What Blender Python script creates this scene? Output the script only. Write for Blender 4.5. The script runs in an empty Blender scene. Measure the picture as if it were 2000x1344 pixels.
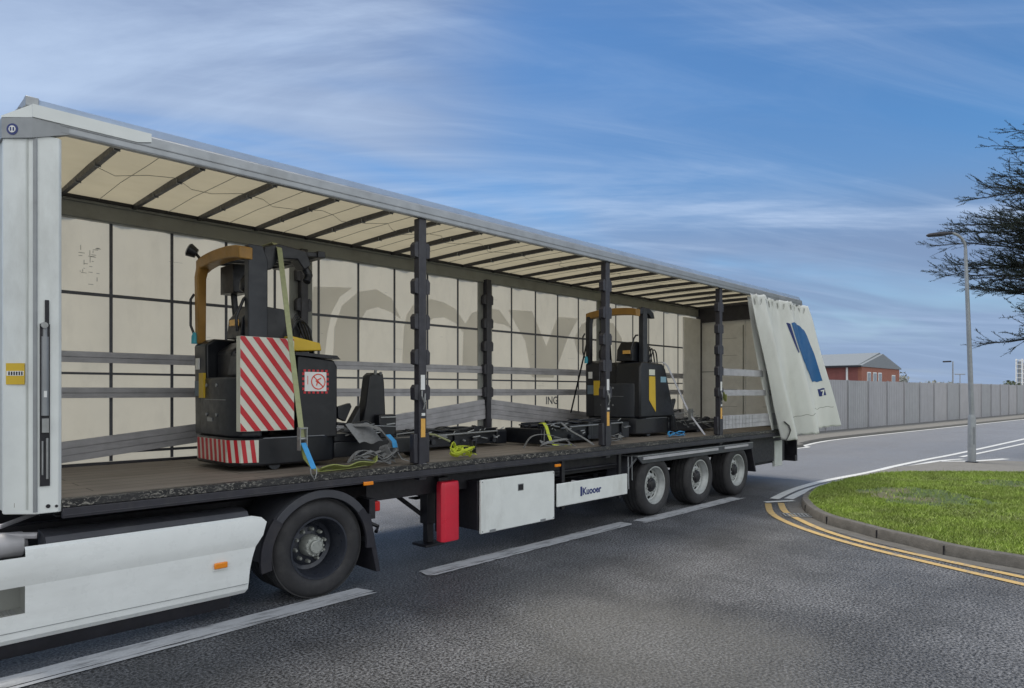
import bpy, bmesh, math, random
import numpy as np
from mathutils import Vector, Matrix
R = math.radians; PI = math.pi
random.seed(7); rng = np.random.default_rng(7)
sc = bpy.context.scene
COL = sc.collection
# ------------------------------------------------------------------ camera
F = 1311.0; H = 1.95; HOR = 765.0
ANG = math.atan2(1274.0, 1311.0); CA, SA = math.cos(ANG), math.sin(ANG)
cd = bpy.data.cameras.new('camera'); cam = bpy.data.objects.new('camera', cd); COL.objects.link(cam)
cam.location = (0, 0, H); cam.rotation_euler = (R(90), 0, -(PI/2-ANG))
cd.sensor_width = 36; cd.lens = 36*F/2000; cd.shift_y = (HOR-672)/2000; cd.clip_end = 6000; cd.clip_start = .05
sc.camera = cam
# ------------------------------------------------------------------ sky
SUN_EL = R(70); SUN_AZ = R(100)         # azimuth of the sun direction, counted from +X
w = bpy.data.worlds.new("World"); sc.world = w; w.use_nodes = True
nt = w.node_tree; N = nt.nodes; L = nt.links; N.clear()
out = N.new('ShaderNodeOutputWorld'); bg = N.new('ShaderNodeBackground'); L.new(bg.outputs[0], out.inputs[0])
sky = N.new('ShaderNodeTexSky'); sky.sky_type = 'NISHITA'; sky.sun_disc = False
sky.sun_elevation = SUN_EL; sky.sun_rotation = PI/2-SUN_AZ; sky.air_density = 1.0; sky.dust_density = .6; sky.ozone_density = 2.2
tc = N.new('ShaderNodeTexCoord'); sp = N.new('ShaderNodeSeparateXYZ'); L.new(tc.outputs['Generated'], sp.inputs[0])
def wm(op, a, b=None, clamp=False):
    n = N.new('ShaderNodeMath'); n.operation = op; n.use_clamp = clamp
    for i, v in enumerate((a, b)):
        if v is None: continue
        if isinstance(v, (int, float)): n.inputs[i].default_value = v
        else: L.new(v, n.inputs[i])
    return n.outputs[0]
zc = wm('ADD', wm('MAXIMUM', sp.outputs[2], 0.0), .16)
cb = N.new('ShaderNodeCombineXYZ'); L.new(wm('DIVIDE', sp.outputs[0], zc), cb.inputs[0]); L.new(wm('DIVIDE', sp.outputs[1], zc), cb.inputs[1])
def cloud(rot, scl, detail, rough, dist, loc=(0, 0, 0), nscale=1.0):
    mp = N.new('ShaderNodeMapping'); m0 = N.new('ShaderNodeMapping'); m0.inputs['Rotation'].default_value = (0, 0, R(rot)); L.new(cb.outputs[0], m0.inputs[0]); mp.inputs['Scale'].default_value = scl
    mp.inputs['Location'].default_value = loc
    L.new(m0.outputs[0], mp.inputs[0])
    n = N.new('ShaderNodeTexNoise'); n.inputs['Scale'].default_value = nscale; n.inputs['Detail'].default_value = detail
    n.inputs['Roughness'].default_value = rough; n.inputs['Distortion'].default_value = dist
    L.new(mp.outputs[0], n.inputs[0]); return n.outputs[0]
def wramp(v, a, b):
    n = N.new('ShaderNodeMapRange'); n.interpolation_type = 'SMOOTHSTEP'; n.inputs[1].default_value = a; n.inputs[2].default_value = b
    L.new(v, n.inputs[0]); return n.outputs[0]
patch_ = wm('MULTIPLY', wramp(wm('ADD', sp.outputs[0], wm('MULTIPLY', sp.outputs[1], -.28)), .30, .52), wramp(sp.outputs[2], .17, .30))
big = wm('MULTIPLY', wramp(cloud(36, (.42, 1.0, 1), 4, .55, .6, (2.3, .4, 0)), .30, .55), wm('SUBTRACT', 1.0, wm('MULTIPLY', patch_, .75)))
wisp = wramp(cloud(54, (.34, 1.5, 1), 8, .58, 1.0, (4.2, 2.2, 0)), .44, .74)
fine = wramp(cloud(32, (.5, 3.4, 1), 8, .64, .8, (0, 7.7, 0)), .42, .75)
veil = wm('MULTIPLY', big, .85)
w2 = wm('MULTIPLY', wm('ADD', wm('MULTIPLY', wisp, 1.0), wm('MULTIPLY', fine, .35)), wm('ADD', wm('MULTIPLY', big, .6), .35))
# thicker soft cloud towards the left of the view (direction -X +Y)
hs = N.new('ShaderNodeHueSaturation'); hs.inputs['Saturation'].default_value = 1.32; hs.inputs['Value'].default_value = .72
L.new(sky.outputs[0], hs.inputs['Color'])
def wmix(f, a, b):
    m = N.new('ShaderNodeMix'); m.data_type = 'RGBA'
    if isinstance(f, (int, float)): m.inputs[0].default_value = f
    else: L.new(f, m.inputs[0])
    for i, v in ((6, a), (7, b)):
        if isinstance(v, tuple): m.inputs[i].default_value = v
        else: L.new(v, m.inputs[i])
    return m.outputs[2]
left = wramp(wm('SUBTRACT', wm('MULTIPLY', sp.outputs[1], .9), wm('MULTIPLY', sp.outputs[0], .55)), -.15, .75)
c1 = wmix(veil, hs.outputs[0], (1.2, 1.62, 2.6, 1))
c2 = wmix(wm('MULTIPLY', w2, 1.0, True), c1, (3.0, 3.75, 5.0, 1))
hz = wramp(sp.outputs[2], .26, .0)
bank = wm('MULTIPLY', wm('MULTIPLY', left, wm('MULTIPLY', wramp(sp.outputs[2], .12, .30), wramp(sp.outputs[2], .52, .34))), wm('ADD', wm('MULTIPLY', wisp, .5), wm('MULTIPLY', big, .7)), True)
c2 = wmix(wm('MULTIPLY', bank, .8), c2, (2.6, 3.3, 4.5, 1))
c3 = wmix(wm('MULTIPLY', hz, .6), c2, (1.55, 2.25, 3.5, 1))
# unseen bright clouds added behind the viewer as neutral fill for the near side
fill_mask = wramp(wm('ADD', sp.outputs[1], wm('MULTIPLY', sp.outputs[0], .55)), .12, -.45)
fill_noise = wm('ADD', wm('MULTIPLY', cloud(10, (.8, 1.1, 1), 5, .55, .4, (9, 3, 0)), .9), .45, True)
c4 = wmix(wm('MULTIPLY', fill_mask, fill_noise), c3, (6.6, 6.75, 6.7, 1))
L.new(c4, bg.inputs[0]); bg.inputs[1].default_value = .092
# ------------------------------------------------------------------ sun
sd = bpy.data.lights.new('sun', 'SUN'); so = bpy.data.objects.new('sun', sd); COL.objects.link(so)
sd.energy = 1.7; sd.angle = R(16); sd.color = (1, .93, .80)
dv = Vector((math.cos(SUN_EL)*math.cos(SUN_AZ), math.cos(SUN_EL)*math.sin(SUN_AZ), math.sin(SUN_EL)))
so.rotation_euler = dv.to_track_quat('Z', 'Y').to_euler(); so.location = (0, -5, 30)
sc.view_settings.view_transform = 'Standard'; sc.view_settings.look = 'None'; sc.view_settings.gamma = 1
sc.view_settings.exposure = 0.97

# ------------------------------------------------------------------ survey helpers: a sight line met with a known plane
def ray(px): u = (px-1000)/F; return (CA+SA*u, SA-CA*u)
def PY(px, py, Y):
    dx, dy = ray(px); d = Y/dy; return (dx*d, Y, H-(py-HOR)*d/F)
def PG(px, py, z=0.0):
    dx, dy = ray(px); d = (H-z)*F/(py-HOR); return (dx*d, dy*d, z)

# ------------------------------------------------------------------ mesh builder
class MB:
    def __init__(s): s.v = []; s.f = []; s.m = []; s.mi = 0
    def add(s, vs, fs):
        o = len(s.v); s.v += [tuple(p) for p in vs]; s.f += [tuple(i+o for i in f) for f in fs]; s.m += [s.mi]*len(fs); return s
    def box(s, x0, x1, y0, y1, z0, z1, mat=None):
        vs = [(x0,y0,z0),(x1,y0,z0),(x1,y1,z0),(x0,y1,z0),(x0,y0,z1),(x1,y0,z1),(x1,y1,z1),(x0,y1,z1)]
        if mat: vs = [tuple(mat @ Vector(p)) for p in vs]
        return s.add(vs, [(0,3,2,1),(4,5,6,7),(0,1,5,4),(1,2,6,5),(2,3,7,6),(3,0,4,7)])
    def prism(s, poly, axis, a, b):
        def p(q, t): return (t, q[0], q[1]) if axis == 'x' else (q[0], t, q[1]) if axis == 'y' else (q[0], q[1], t)
        n = len(poly); vs = [p(q, a) for q in poly]+[p(q, b) for q in poly]
        fs = [tuple(range(n-1, -1, -1)), tuple(range(n, 2*n))]+[(i, (i+1) % n, n+(i+1) % n, n+i) for i in range(n)]
        return s.add(vs, fs)
    def tube(s, pts, r, n=8, cap=True):
        pts = [Vector(p) for p in pts]; rs = r if isinstance(r, (list, tuple)) else [r]*len(pts)
        vs = []; k = len(pts); up = None
        for i, p in enumerate(pts):
            t = (pts[min(i+1, k-1)]-pts[max(i-1, 0)]).normalized()
            if up is None or abs(up.dot(t)) > .99:
                up = Vector((0, 0, 1)) if abs(t.z) < .9 else Vector((1, 0, 0))
            a = t.cross(up).normalized(); b = a.cross(t).normalized(); up = b
            for j in range(n):
                q = 2*PI*j/n; vs.append(p+a*math.cos(q)*rs[i]+b*math.sin(q)*rs[i])
        fs = [(i*n+j, i*n+(j+1) % n, (i+1)*n+(j+1) % n, (i+1)*n+j) for i in range(k-1) for j in range(n)]
        if cap: fs += [tuple(range(n-1, -1, -1)), tuple(range((k-1)*n, k*n))]
        return s.add(vs, fs)
    def lathe(s, prof, c=(0, 0, 0), n=48, axis='y', skip=None):
        vs = []
        for (r, t) in prof:
            for j in range(n):
                q = 2*PI*j/n
                if axis == 'y': vs.append((c[0]+r*math.cos(q), c[1]+t, c[2]+r*math.sin(q)))
                else: vs.append((c[0]+r*math.cos(q), c[1]+r*math.sin(q), c[2]+t))
        fs = []
        for i in range(len(prof)-1):
            for j in range(n):
                if skip and skip(i, j): continue
                fs.append((i*n+j, i*n+(j+1) % n, (i+1)*n+(j+1) % n, (i+1)*n+j))
        return s.add(vs, fs)
    def cyl(s, a, b, r, n=16): return s.tube([a, b], r, n)
    def grid(s, fn, nu, nv, skip=None):
        vs = [fn(i/nu, j/nv) for i in range(nu+1) for j in range(nv+1)]
        fs = [(i*(nv+1)+j, (i+1)*(nv+1)+j, (i+1)*(nv+1)+j+1, i*(nv+1)+j+1) for i in range(nu) for j in range(nv) if not (skip and skip(i, j))]
        return s.add(vs, fs)
    def ribbon(s, pts, wd, side, th=.004):
        """flat webbing along pts; side = width direction (one vector or one per point)"""
        pts = [Vector(p) for p in pts]; k = len(pts); vs = []
        for i, p in enumerate(pts):
            sv = Vector(side[i] if isinstance(side[0], (tuple, list, Vector)) else side).normalized()
            t = (pts[min(i+1, k-1)]-pts[max(i-1, 0)]).normalized(); nn = t.cross(sv).normalized()*th/2; h = sv*wd/2
            vs += [p-h-nn, p+h-nn, p+h+nn, p-h+nn]
        fs = []
        for i in range(k-1):
            for j in range(4): fs.append((i*4+j, i*4+(j+1) % 4, (i+1)*4+(j+1) % 4, (i+1)*4+j))
        fs += [(3, 2, 1, 0), tuple((k-1)*4+j for j in range(4))]
        return s.add(vs, fs)
    def build(s, name, mats, parent=None, smooth=35, bevel=0, solid=0, recalc=True):
        if not isinstance(mats, (list, tuple)): mats = [mats]
        off = Vector((0, 0, 0)); p = parent
        while p is not None: off += p.location; p = p.parent
        me = bpy.data.meshes.new(name)
        me.from_pydata([(a[0]-off.x, a[1]-off.y, a[2]-off.z) for a in s.v], [], s.f)
        for m in mats: me.materials.append(m)
        me.polygons.foreach_set('material_index', s.m)
        if recalc:
            bm = bmesh.new(); bm.from_mesh(me); bmesh.ops.recalc_face_normals(bm, faces=bm.faces); bm.to_mesh(me); bm.free()
        if smooth:
            me.polygons.foreach_set('use_smooth', [True]*len(me.polygons)); me.set_sharp_from_angle(angle=R(smooth))
        me.update()
        o = bpy.data.objects.new(name, me); COL.objects.link(o)
        if parent is not None: o.parent = parent
        if bevel:
            b = o.modifiers.new('bevel', 'BEVEL'); b.width = bevel; b.segments = 2; b.limit_method = 'ANGLE'; b.angle_limit = R(40)
        if solid:
            b = o.modifiers.new('solid', 'SOLIDIFY'); b.thickness = solid
        return o
def _split(s):
    par = list(range(len(s.v)))
    def fd(a):
        while par[a] != a: par[a] = par[par[a]]; a = par[a]
        return a
    for f in s.f:
        for i in f[1:]: par[fd(i)] = fd(f[0])
    gr = {}
    for f, m in zip(s.f, s.m): gr.setdefault(fd(f[0]), []).append((f, m))
    out = []
    for k, fs in gr.items():
        ids = sorted({i for f, _ in fs for i in f}); mp = {i: j for j, i in enumerate(ids)}; q = MB(); q.v = [s.v[i] for i in ids]; q.f = [tuple(mp[i] for i in f) for f, _ in fs]; q.m = [m for _, m in fs]; out.append(q)
    return out
SPLIT = {'board_pocket', 'arch_panel', 'cross_member', 'clip', 'curtain_buckle', 'cross_strap', 'curtain_strap', 'post_foot', 'hanger_rod', 'fender_strip', 'wheel_nut', 'rivet_hole', 'curtain_runner', 'pin', 'caster_wheel', 'rear_underbody', 'label_plate', 'grab_rail', 'bracket', 'leg_brace', 'fender', 'edge_line'}
_build = MB.build
def build2(s, name, mats, parent=None, **k):
    if name in SPLIT:
        o = None
        for q in _split(s): o = _build(q, name, mats, parent, **k)
        return o
    return _build(s, name, mats, parent, **k)
MB.build = build2
def tag(o, label=None, cat=None, group=None, kind=None):
    if label: o['label'] = label
    if cat: o['category'] = cat
    if group: o['group'] = group
    if kind: o['kind'] = kind
    return o
def thing(name, loc, label, cat, group=None):
    o = bpy.data.objects.new(name, None); COL.objects.link(o); o.location = loc; o.empty_display_size = .3
    return tag(o, label, cat, group)
def copy_tree(o, parent=None):
    c = o.copy(); COL.objects.link(c); c.parent = parent
    for ch in list(o.children): copy_tree(ch, c)
    return c
def text_mb(txt, size, origin, ux=(1, 0, 0), uy=(0, 0, 1), depth=.002, bold=.0):
    cu = bpy.data.curves.new('t', 'FONT'); cu.body = txt; cu.size = size; cu.extrude = depth; cu.offset = bold; cu.resolution_u = 3
    ob = bpy.data.objects.new('t', cu); COL.objects.link(ob); bpy.context.view_layer.update()
    me = bpy.data.meshes.new_from_object(ob.evaluated_get(bpy.context.evaluated_depsgraph_get()))
    ux = Vector(ux); uy = Vector(uy); uz = ux.cross(uy); o = Vector(origin); mb = MB()
    mb.add([o+ux*v.co.x+uy*v.co.y+uz*v.co.z for v in me.vertices], [tuple(p.vertices) for p in me.polygons])
    bpy.data.objects.remove(ob); bpy.data.meshes.remove(me); bpy.data.curves.remove(cu)
    return mb

# ------------------------------------------------------------------ materials
def M(name, col, rough=.55, metal=0., var=.1, scale=6., dirt=0., dcol=(.09, .08, .065), dscale=2.5, dstretch=(1, 1, 1), bump=0., bscale=60., trans=0., spec=.5, coat=0.):
    m = bpy.data.materials.new(name); m.use_nodes = True; t = m.node_tree; n = t.nodes; l = t.links
    b = n['Principled BSDF']; tcn = n.new('ShaderNodeTexCoord')
    def noise(s, d=4, r=.55, st=(1, 1, 1)):
        mp = n.new('ShaderNodeMapping'); mp.inputs['Scale'].default_value = st; l.new(tcn.outputs['Object'], mp.inputs[0])
        x = n.new('ShaderNodeTexNoise'); x.inputs['Scale'].default_value = s; x.inputs['Detail'].default_value = d; x.inputs['Roughness'].default_value = r
        l.new(mp.outputs[0], x.inputs[0]); return x.outputs[0]
    def mix(f, a, c):
        x = n.new('ShaderNodeMix'); x.data_type = 'RGBA'; l.new(f, x.inputs[0])
        for i, v in ((6, a), (7, c)):
            if isinstance(v, tuple): x.inputs[i].default_value = (*v[:3], 1)
            else: l.new(v, x.inputs[i])
        return x.outputs[2]
    def rng_(v, a, c, lo=0., hi=1.):
        x = n.new('ShaderNodeMapRange'); x.inputs[1].default_value = a; x.inputs[2].default_value = c; x.inputs[3].default_value = lo; x.inputs[4].default_value = hi
        l.new(v, x.inputs[0]); return x.outputs[0]
    a = tuple(c*(1-var) for c in col); c = tuple(min(1, c*(1+var)) for c in col)
    cc = mix(rng_(noise(scale), .3, .7), a, c)
    if dirt:
        cc = mix(rng_(noise(dscale, 8, .68, dstretch), .5, .78, 0, dirt), cc, dcol)
    l.new(cc, b.inputs['Base Color'])
    l.new(rng_(noise(scale*2.3, 5), .3, .7, max(.03, rough-.08), min(1, rough+.1)), b.inputs['Roughness'])
    b.inputs['Metallic'].default_value = metal; b.inputs['Specular IOR Level'].default_value = spec; b.inputs['Coat Weight'].default_value = coat
    if bump:
        bp = n.new('ShaderNodeBump'); bp.inputs['Strength'].default_value = bump; bp.inputs['Distance'].default_value = .01
        l.new(noise(bscale, 5, .6), bp.inputs['Height']); l.new(bp.outputs[0], b.inputs['Normal'])
    if trans:
        tr = n.new('ShaderNodeBsdfTranslucent'); l.new(cc, tr.inputs[0]); mx = n.new('ShaderNodeMixShader'); mx.inputs[0].default_value = trans
        l.new(b.outputs[0], mx.inputs[1]); l.new(tr.outputs[0], mx.inputs[2]); l.new(mx.outputs[0], n['Material Output'].inputs[0])
    m['mixf'] = 0; return m
m_white = M('white_paint', (.74, .775, .765), .38, var=.04, dirt=.5, dcol=(.25, .24, .21), dscale=1.6, dstretch=(1, 1, .35))
m_skirt = M('white_skirt', (.77, .80, .80), .3, var=.03, dirt=.25, dcol=(.3, .29, .26), dscale=1.2, dstretch=(.5, 1, 2))
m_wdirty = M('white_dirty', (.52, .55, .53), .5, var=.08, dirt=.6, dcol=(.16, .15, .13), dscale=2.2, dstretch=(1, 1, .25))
m_hdr = M('grey_alu', (.27, .285, .30), .42, metal=.35, var=.07, dirt=.3)
m_alu = M('alu_rail', (.34, .36, .38), .4, metal=.5, var=.08, dirt=.3)
m_farrail = M('far_rail', (.26, .27, .255), .55, var=.06, dirt=.35)
m_roof = M('roof_tarp', (.47, .42, .30), .7, var=.05, scale=2, dirt=.3, dcol=(.36, .31, .2), dscale=3, dstretch=(.4, 1.5, 1), bump=.25, bscale=7, trans=.40)
m_roofw = M('roof_edge_white', (.60, .66, .70), .45, var=.05, dirt=.2)
m_tarp = M('far_tarp', (.66, .605, .475), .7, var=.05, scale=1.5, dirt=.22, dcol=(.33, .3, .24), dscale=4, dstretch=(1, 1, .4), bump=.2, bscale=5, trans=.82)
m_ghost = M('tarp_print', (.72, .71, .68), .7, var=.03, scale=1.5, trans=.88)
m_strap = M('tarp_strap', (.085, .09, .105), .6, var=.2, scale=20)
m_black = M('black_steel', (.012, .012, .017), .45, var=.3, scale=10, dirt=.25, dcol=(.045, .042, .04), dscale=5)
m_chas = M('chassis', (.010, .010, .015), .55, var=.3, scale=10, dirt=.3, dcol=(.04, .036, .033), dscale=4)
m_post = M('post_steel', (.028, .028, .038), .42, var=.2, scale=10, dirt=.35, dcol=(.09, .085, .08), dscale=7, dstretch=(1, 1, .4))
m_mach = M('machine_black', (.0065, .008, .012), .36, var=.2, scale=6, dirt=.14, dcol=(.05, .05, .05), dscale=6)
m_char = M('machine_charcoal', (.026, .030, .038), .45, var=.1, scale=6, dirt=.3, dcol=(.07, .07, .07), dscale=4)
m_ochre = M('machine_ochre', (.36, .19, .035), .45, var=.1, dirt=.35, dcol=(.12, .07, .025), dscale=5)
m_yel = M('yellow', (.62, .42, .03), .45, var=.05)
m_orange = M('reflector_amber', (.75, .42, .09), .3, var=.04)
m_rubber = M('tyre_rubber', (.026, .026, .029), .72, var=.2, scale=5, dirt=.45, dcol=(.075, .073, .07), dscale=5, bump=.15, bscale=120)
m_rim = M('rim_silver', (.44, .46, .46), .42, metal=.35, var=.08, dirt=.45, dcol=(.12, .11, .1), dscale=8)
m_rimd = M('rim_dark', (.035, .04, .055), .32, metal=.3, var=.15, dirt=.3, dcol=(.09, .09, .09), dscale=6)
m_hub = M('hub_silver', (.38, .40, .38), .45, metal=.3, var=.15, scale=20, dirt=.6, dcol=(.08, .075, .065), dscale=18)
m_fend = M('fender_plastic', (.050, .053, .065), .42, var=.12, dirt=.4, dcol=(.12, .12, .12), dscale=4)
m_flap = M('mudflap', (.018, .018, .026), .6, var=.2, dirt=.3)
m_red = M('red_plastic', (.62, .018, .045), .35, var=.05, scale=3, dirt=.12)
m_amber = M('amber_lens', (.85, .26, .01), .2, var=.05, spec=.7)
m_redlens = M('red_lens', (.6, .02, .02), .2)
m_navy = M('navy_ink', (.015, .03, .16), .4)
m_blue = M('blue_print', (.006, .105, .30), .45, var=.08, scale=4)
m_pure = M('white_vinyl', (.75, .76, .75), .4, var=.03)
m_sred = M('stripe_red', (.52, .02, .03), .35, var=.06)
m_swh = M('stripe_white', (.66, .67, .58), .35, var=.05, dirt=.15)
m_curt = M('curtain_pvc', (.76, .775, .76), .42, var=.04, scale=2, dirt=.35, dcol=(.33, .32, .28), dscale=1.5, dstretch=(1, 1, .4), bump=.35, bscale=4, trans=.12)
m_rdoor = M('rear_door', (.82, .82, .80), .6, var=.05, dirt=.2, dcol=(.2, .2, .18), dscale=2.5)
m_slat = M('alu_slat', (.42, .42, .45), .5, metal=.15, var=.15, scale=5, dirt=.5, dcol=(.16, .16, .18), dscale=6, dstretch=(.4, 1, 2))
m_steel = M('bare_steel', (.32, .33, .33), .45, metal=.6, var=.15, scale=15)
m_webg = M('webbing_olive', (.27, .30, .09), .7, var=.1, scale=30, dirt=.3, dcol=(.12, .13, .06))
m_webo = M('webbing_faded', (.33, .35, .19), .7, var=.1, scale=30, dirt=.3, dcol=(.14, .14, .09))
m_lime = M('webbing_lime', (.52, .60, .045), .65, var=.12, scale=30, dirt=.2, dcol=(.2, .22, .05))
m_grweb = M('webbing_grey', (.20, .205, .21), .7, var=.15, scale=30, dirt=.3, dcol=(.07, .07, .07))
m_blweb = M('webbing_blue', (.05, .30, .62), .6, var=.1, scale=20)
m_cyan = M('cyan_cap', (.06, .42, .55), .4)
m_glass = M('lamp_glass', (.30, .32, .34), .1, spec=.8)
m_conc = M('kerb_concrete', (.105, .10, .095), .85, var=.2, scale=9, dirt=.6, dcol=(.05, .05, .045), dscale=6, bump=.6, bscale=50)
m_pave = M('pavement', (.17, .165, .155), .85, var=.1, scale=8, dirt=.25, bump=.3, bscale=80)
m_fence = [M('fence_grey_%d' % i, c, .6, var=.05, scale=2, dirt=.35, dcol=(.2, .2, .22), dscale=1.2, dstretch=(1, 1, .2)) for i, c in enumerate([(.355, .36, .385), (.38, .38, .40), (.34, .35, .37)])]
m_lamp = M('galvanised', (.30, .32, .34), .45, metal=.4, var=.1, dirt=.3)
m_bark = M('bark', (.022, .021, .019), .9, var=.3, scale=12)
m_needle = M('needles', (.026, .046, .034), .8, var=.35, scale=3)
m_brick = M('brick', (.30, .12, .08), .8, var=.12, scale=3)
m_redclad = M('red_cladding', (.22, .07, .06), .6, var=.1, scale=2)
m_roofg = M('grey_roof', (.20, .22, .235), .6, var=.06)
m_win = M('window_glass', (.25, .28, .30), .15)
m_bush = M('bush', (.09, .11, .06), .9, var=.3, scale=2)

def custom(name, fn):
    m = bpy.data.materials.new(name); m.use_nodes = True; t = m.node_tree; n = t.nodes; l = t.links
    b = n['Principled BSDF']; tcn = n.new('ShaderNodeTexCoord')
    class K: pass
    k = K(); k.n = n; k.l = l; k.b = b; k.tc = tcn.outputs['Object']
    def lk(v, sock):
        if isinstance(v, (int, float)): sock.default_value = v
        elif isinstance(v, tuple): sock.default_value = (*v[:3], 1) if len(sock.default_value) == 4 else v
        else: l.new(v, sock)
    k.lk = lk
    def mp(st=(1, 1, 1), rot=(0, 0, 0), loc=(0, 0, 0)):
        x = n.new('ShaderNodeMapping'); x.inputs['Scale'].default_value = st; x.inputs['Rotation'].default_value = rot; x.inputs['Location'].default_value = loc; l.new(k.tc, x.inputs[0]); return x.outputs[0]
    k.mp = mp
    def noise(s, d=4, r=.55, v=None, dist=0):
        x = n.new('ShaderNodeTexNoise'); x.inputs['Scale'].default_value = s; x.inputs['Detail'].default_value = d; x.inputs['Roughness'].default_value = r; x.inputs['Distortion'].default_value = dist
        l.new(v if v is not None else k.tc, x.inputs[0]); return x.outputs[0]
    k.noise = noise
    def vor(s, v=None, feat='F1', o=0):
        x = n.new('ShaderNodeTexVoronoi'); x.feature = feat; x.inputs['Scale'].default_value = s; l.new(v if v is not None else k.tc, x.inputs[0]); return x.outputs[o]
    k.vor = vor
    def rg(v, a, c, lo=0., hi=1.):
        x = n.new('ShaderNodeMapRange'); x.inputs[1].default_value = a; x.inputs[2].default_value = c; x.inputs[3].default_value = lo; x.inputs[4].default_value = hi; l.new(v, x.inputs[0]); return x.outputs[0]
    k.rg = rg
    def mix(f, a, c, mode='MIX'):
        x = n.new('ShaderNodeMix'); x.data_type = 'RGBA'; x.blend_type = mode; lk(f, x.inputs[0]); lk(a, x.inputs[6]); lk(c, x.inputs[7]); return x.outputs[2]
    k.mix = mix
    def mth(op, a, c=0., clamp=False):
        x = n.new('ShaderNodeMath'); x.operation = op; x.use_clamp = clamp; lk(a, x.inputs[0]); lk(c, x.inputs[1]); return x.outputs[0]
    k.mth = mth
    def bump(h, st, d):
        x = n.new('ShaderNodeBump'); x.inputs['Strength'].default_value = st; x.inputs['Distance'].default_value = d; l.new(h, x.inputs['Height']); l.new(x.outputs[0], b.inputs['Normal'])
    k.bump = bump
    fn(k); return m
def f_asphalt(k):
    st = k.noise(46, 5, .66); st2 = k.vor(70); sl = k.noise(.35, 5, .6); md = k.noise(6, 5, .65); pt = k.noise(.55, 4, .6, k.mp((1, .6, 1), loc=(3.1, 1.2, 0)))
    lane = k.noise(.9, 4, .55, k.mp((.12, 1.3, 1)))
    c = k.mix(k.rg(st, .42, .62), (.010, .010, .0115), (.225, .23, .245))
    c = k.mix(k.rg(st2, .08, .34, .8, 0), c, (.012, .012, .013))
    f = k.mth('ADD', k.rg(sl, .3, .7, .38, .68), k.mth('ADD', k.rg(pt, .45, .64, 0, .75), k.mth('ADD', k.rg(md, .3, .7, -.12, .12), k.rg(lane, .35, .65, .12, .42))))
    cm = k.n.new('ShaderNodeVectorMath'); cm.operation = 'SCALE'; k.l.new(c, cm.inputs[0]); k.l.new(f, cm.inputs['Scale'])
    k.lk(cm.outputs[0], k.b.inputs['Base Color']); k.lk(k.rg(sl, .3, .7, .56, .40), k.b.inputs['Roughness'])
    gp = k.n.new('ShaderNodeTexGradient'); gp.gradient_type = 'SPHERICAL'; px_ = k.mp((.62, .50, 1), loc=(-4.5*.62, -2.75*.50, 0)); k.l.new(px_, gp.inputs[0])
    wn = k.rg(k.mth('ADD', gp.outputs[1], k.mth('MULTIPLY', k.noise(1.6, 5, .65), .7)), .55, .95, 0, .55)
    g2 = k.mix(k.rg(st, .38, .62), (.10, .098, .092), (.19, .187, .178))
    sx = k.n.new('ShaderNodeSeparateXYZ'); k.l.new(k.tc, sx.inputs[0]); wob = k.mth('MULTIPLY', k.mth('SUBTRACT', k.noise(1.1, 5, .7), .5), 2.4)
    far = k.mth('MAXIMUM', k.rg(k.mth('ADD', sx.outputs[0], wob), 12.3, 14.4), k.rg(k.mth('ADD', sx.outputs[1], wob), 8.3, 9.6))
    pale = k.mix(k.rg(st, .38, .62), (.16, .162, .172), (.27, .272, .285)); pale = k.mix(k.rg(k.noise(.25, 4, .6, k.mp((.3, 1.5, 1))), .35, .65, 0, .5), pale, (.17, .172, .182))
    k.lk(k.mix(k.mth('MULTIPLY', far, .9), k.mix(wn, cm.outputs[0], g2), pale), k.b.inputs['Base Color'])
    k.b.inputs['Specular IOR Level'].default_value = .5
    k.bump(k.mth('ADD', st, k.mth('MULTIPLY', st2, .5)), 1.0, .022)
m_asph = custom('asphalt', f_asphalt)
def f_marking(base, wear, gr):
    def f(k):
        w1 = k.noise(5, 8, .72, k.mp((.5, 2.4, 1))); w2 = k.noise(60, 4, .6)
        c = k.mix(k.rg(w2, .3, .7), tuple(x*.86 for x in base), base)
        c = k.mix(k.rg(w1, .50, .68, 0, wear), c, (gr, gr, gr*1.04))
        k.lk(c, k.b.inputs['Base Color']); k.b.inputs['Roughness'].default_value = .6; k.bump(w2, .4, .006)
    return f
m_mwhite = custom('road_paint_white', f_marking((.50, .51, .53), .92, .10))
m_mwhite2 = custom('road_paint_white_clean', f_marking((.66, .67, .66), .35, .2))
m_myel = custom('road_paint_yellow', f_marking((.50, .35, .14), .75, .17))
m_mpale = custom('road_paint_pale', f_marking((.46, .45, .36), .6, .18))
def f_floor(k):
    v = k.mp((1, 1, 1)); g = k.noise(5, 8, .65, k.mp((.35, 6, 1))); g2 = k.noise(2, 5, .6)
    br = k.n.new('ShaderNodeTexBrick'); br.inputs['Scale'].default_value = 1; br.inputs['Brick Width'].default_value = 2.6; br.inputs['Row Height'].default_value = .22
    br.inputs['Mortar Size'].default_value = .006; br.inputs['Color1'].default_value = (.9, .9, .9, 1); br.inputs['Color2'].default_value = (1, 1, 1, 1); br.inputs['Mortar'].default_value = (.25, .25, .25, 1)
    k.l.new(v, br.inputs[0])
    c = k.mix(k.rg(g, .3, .7), (.12, .096, .078), (.30, .26, .22)); c = k.mix(k.rg(g2, .35, .7, 0, .5), c, (.25, .22, .195))
    c = k.mix(1., c, br.outputs[0], 'MULTIPLY')
    k.lk(c, k.b.inputs['Base Color']); k.b.inputs['Roughness'].default_value = .6; k.bump(g, .3, .01)
m_floor = custom('bed_boards', f_floor)
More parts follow.
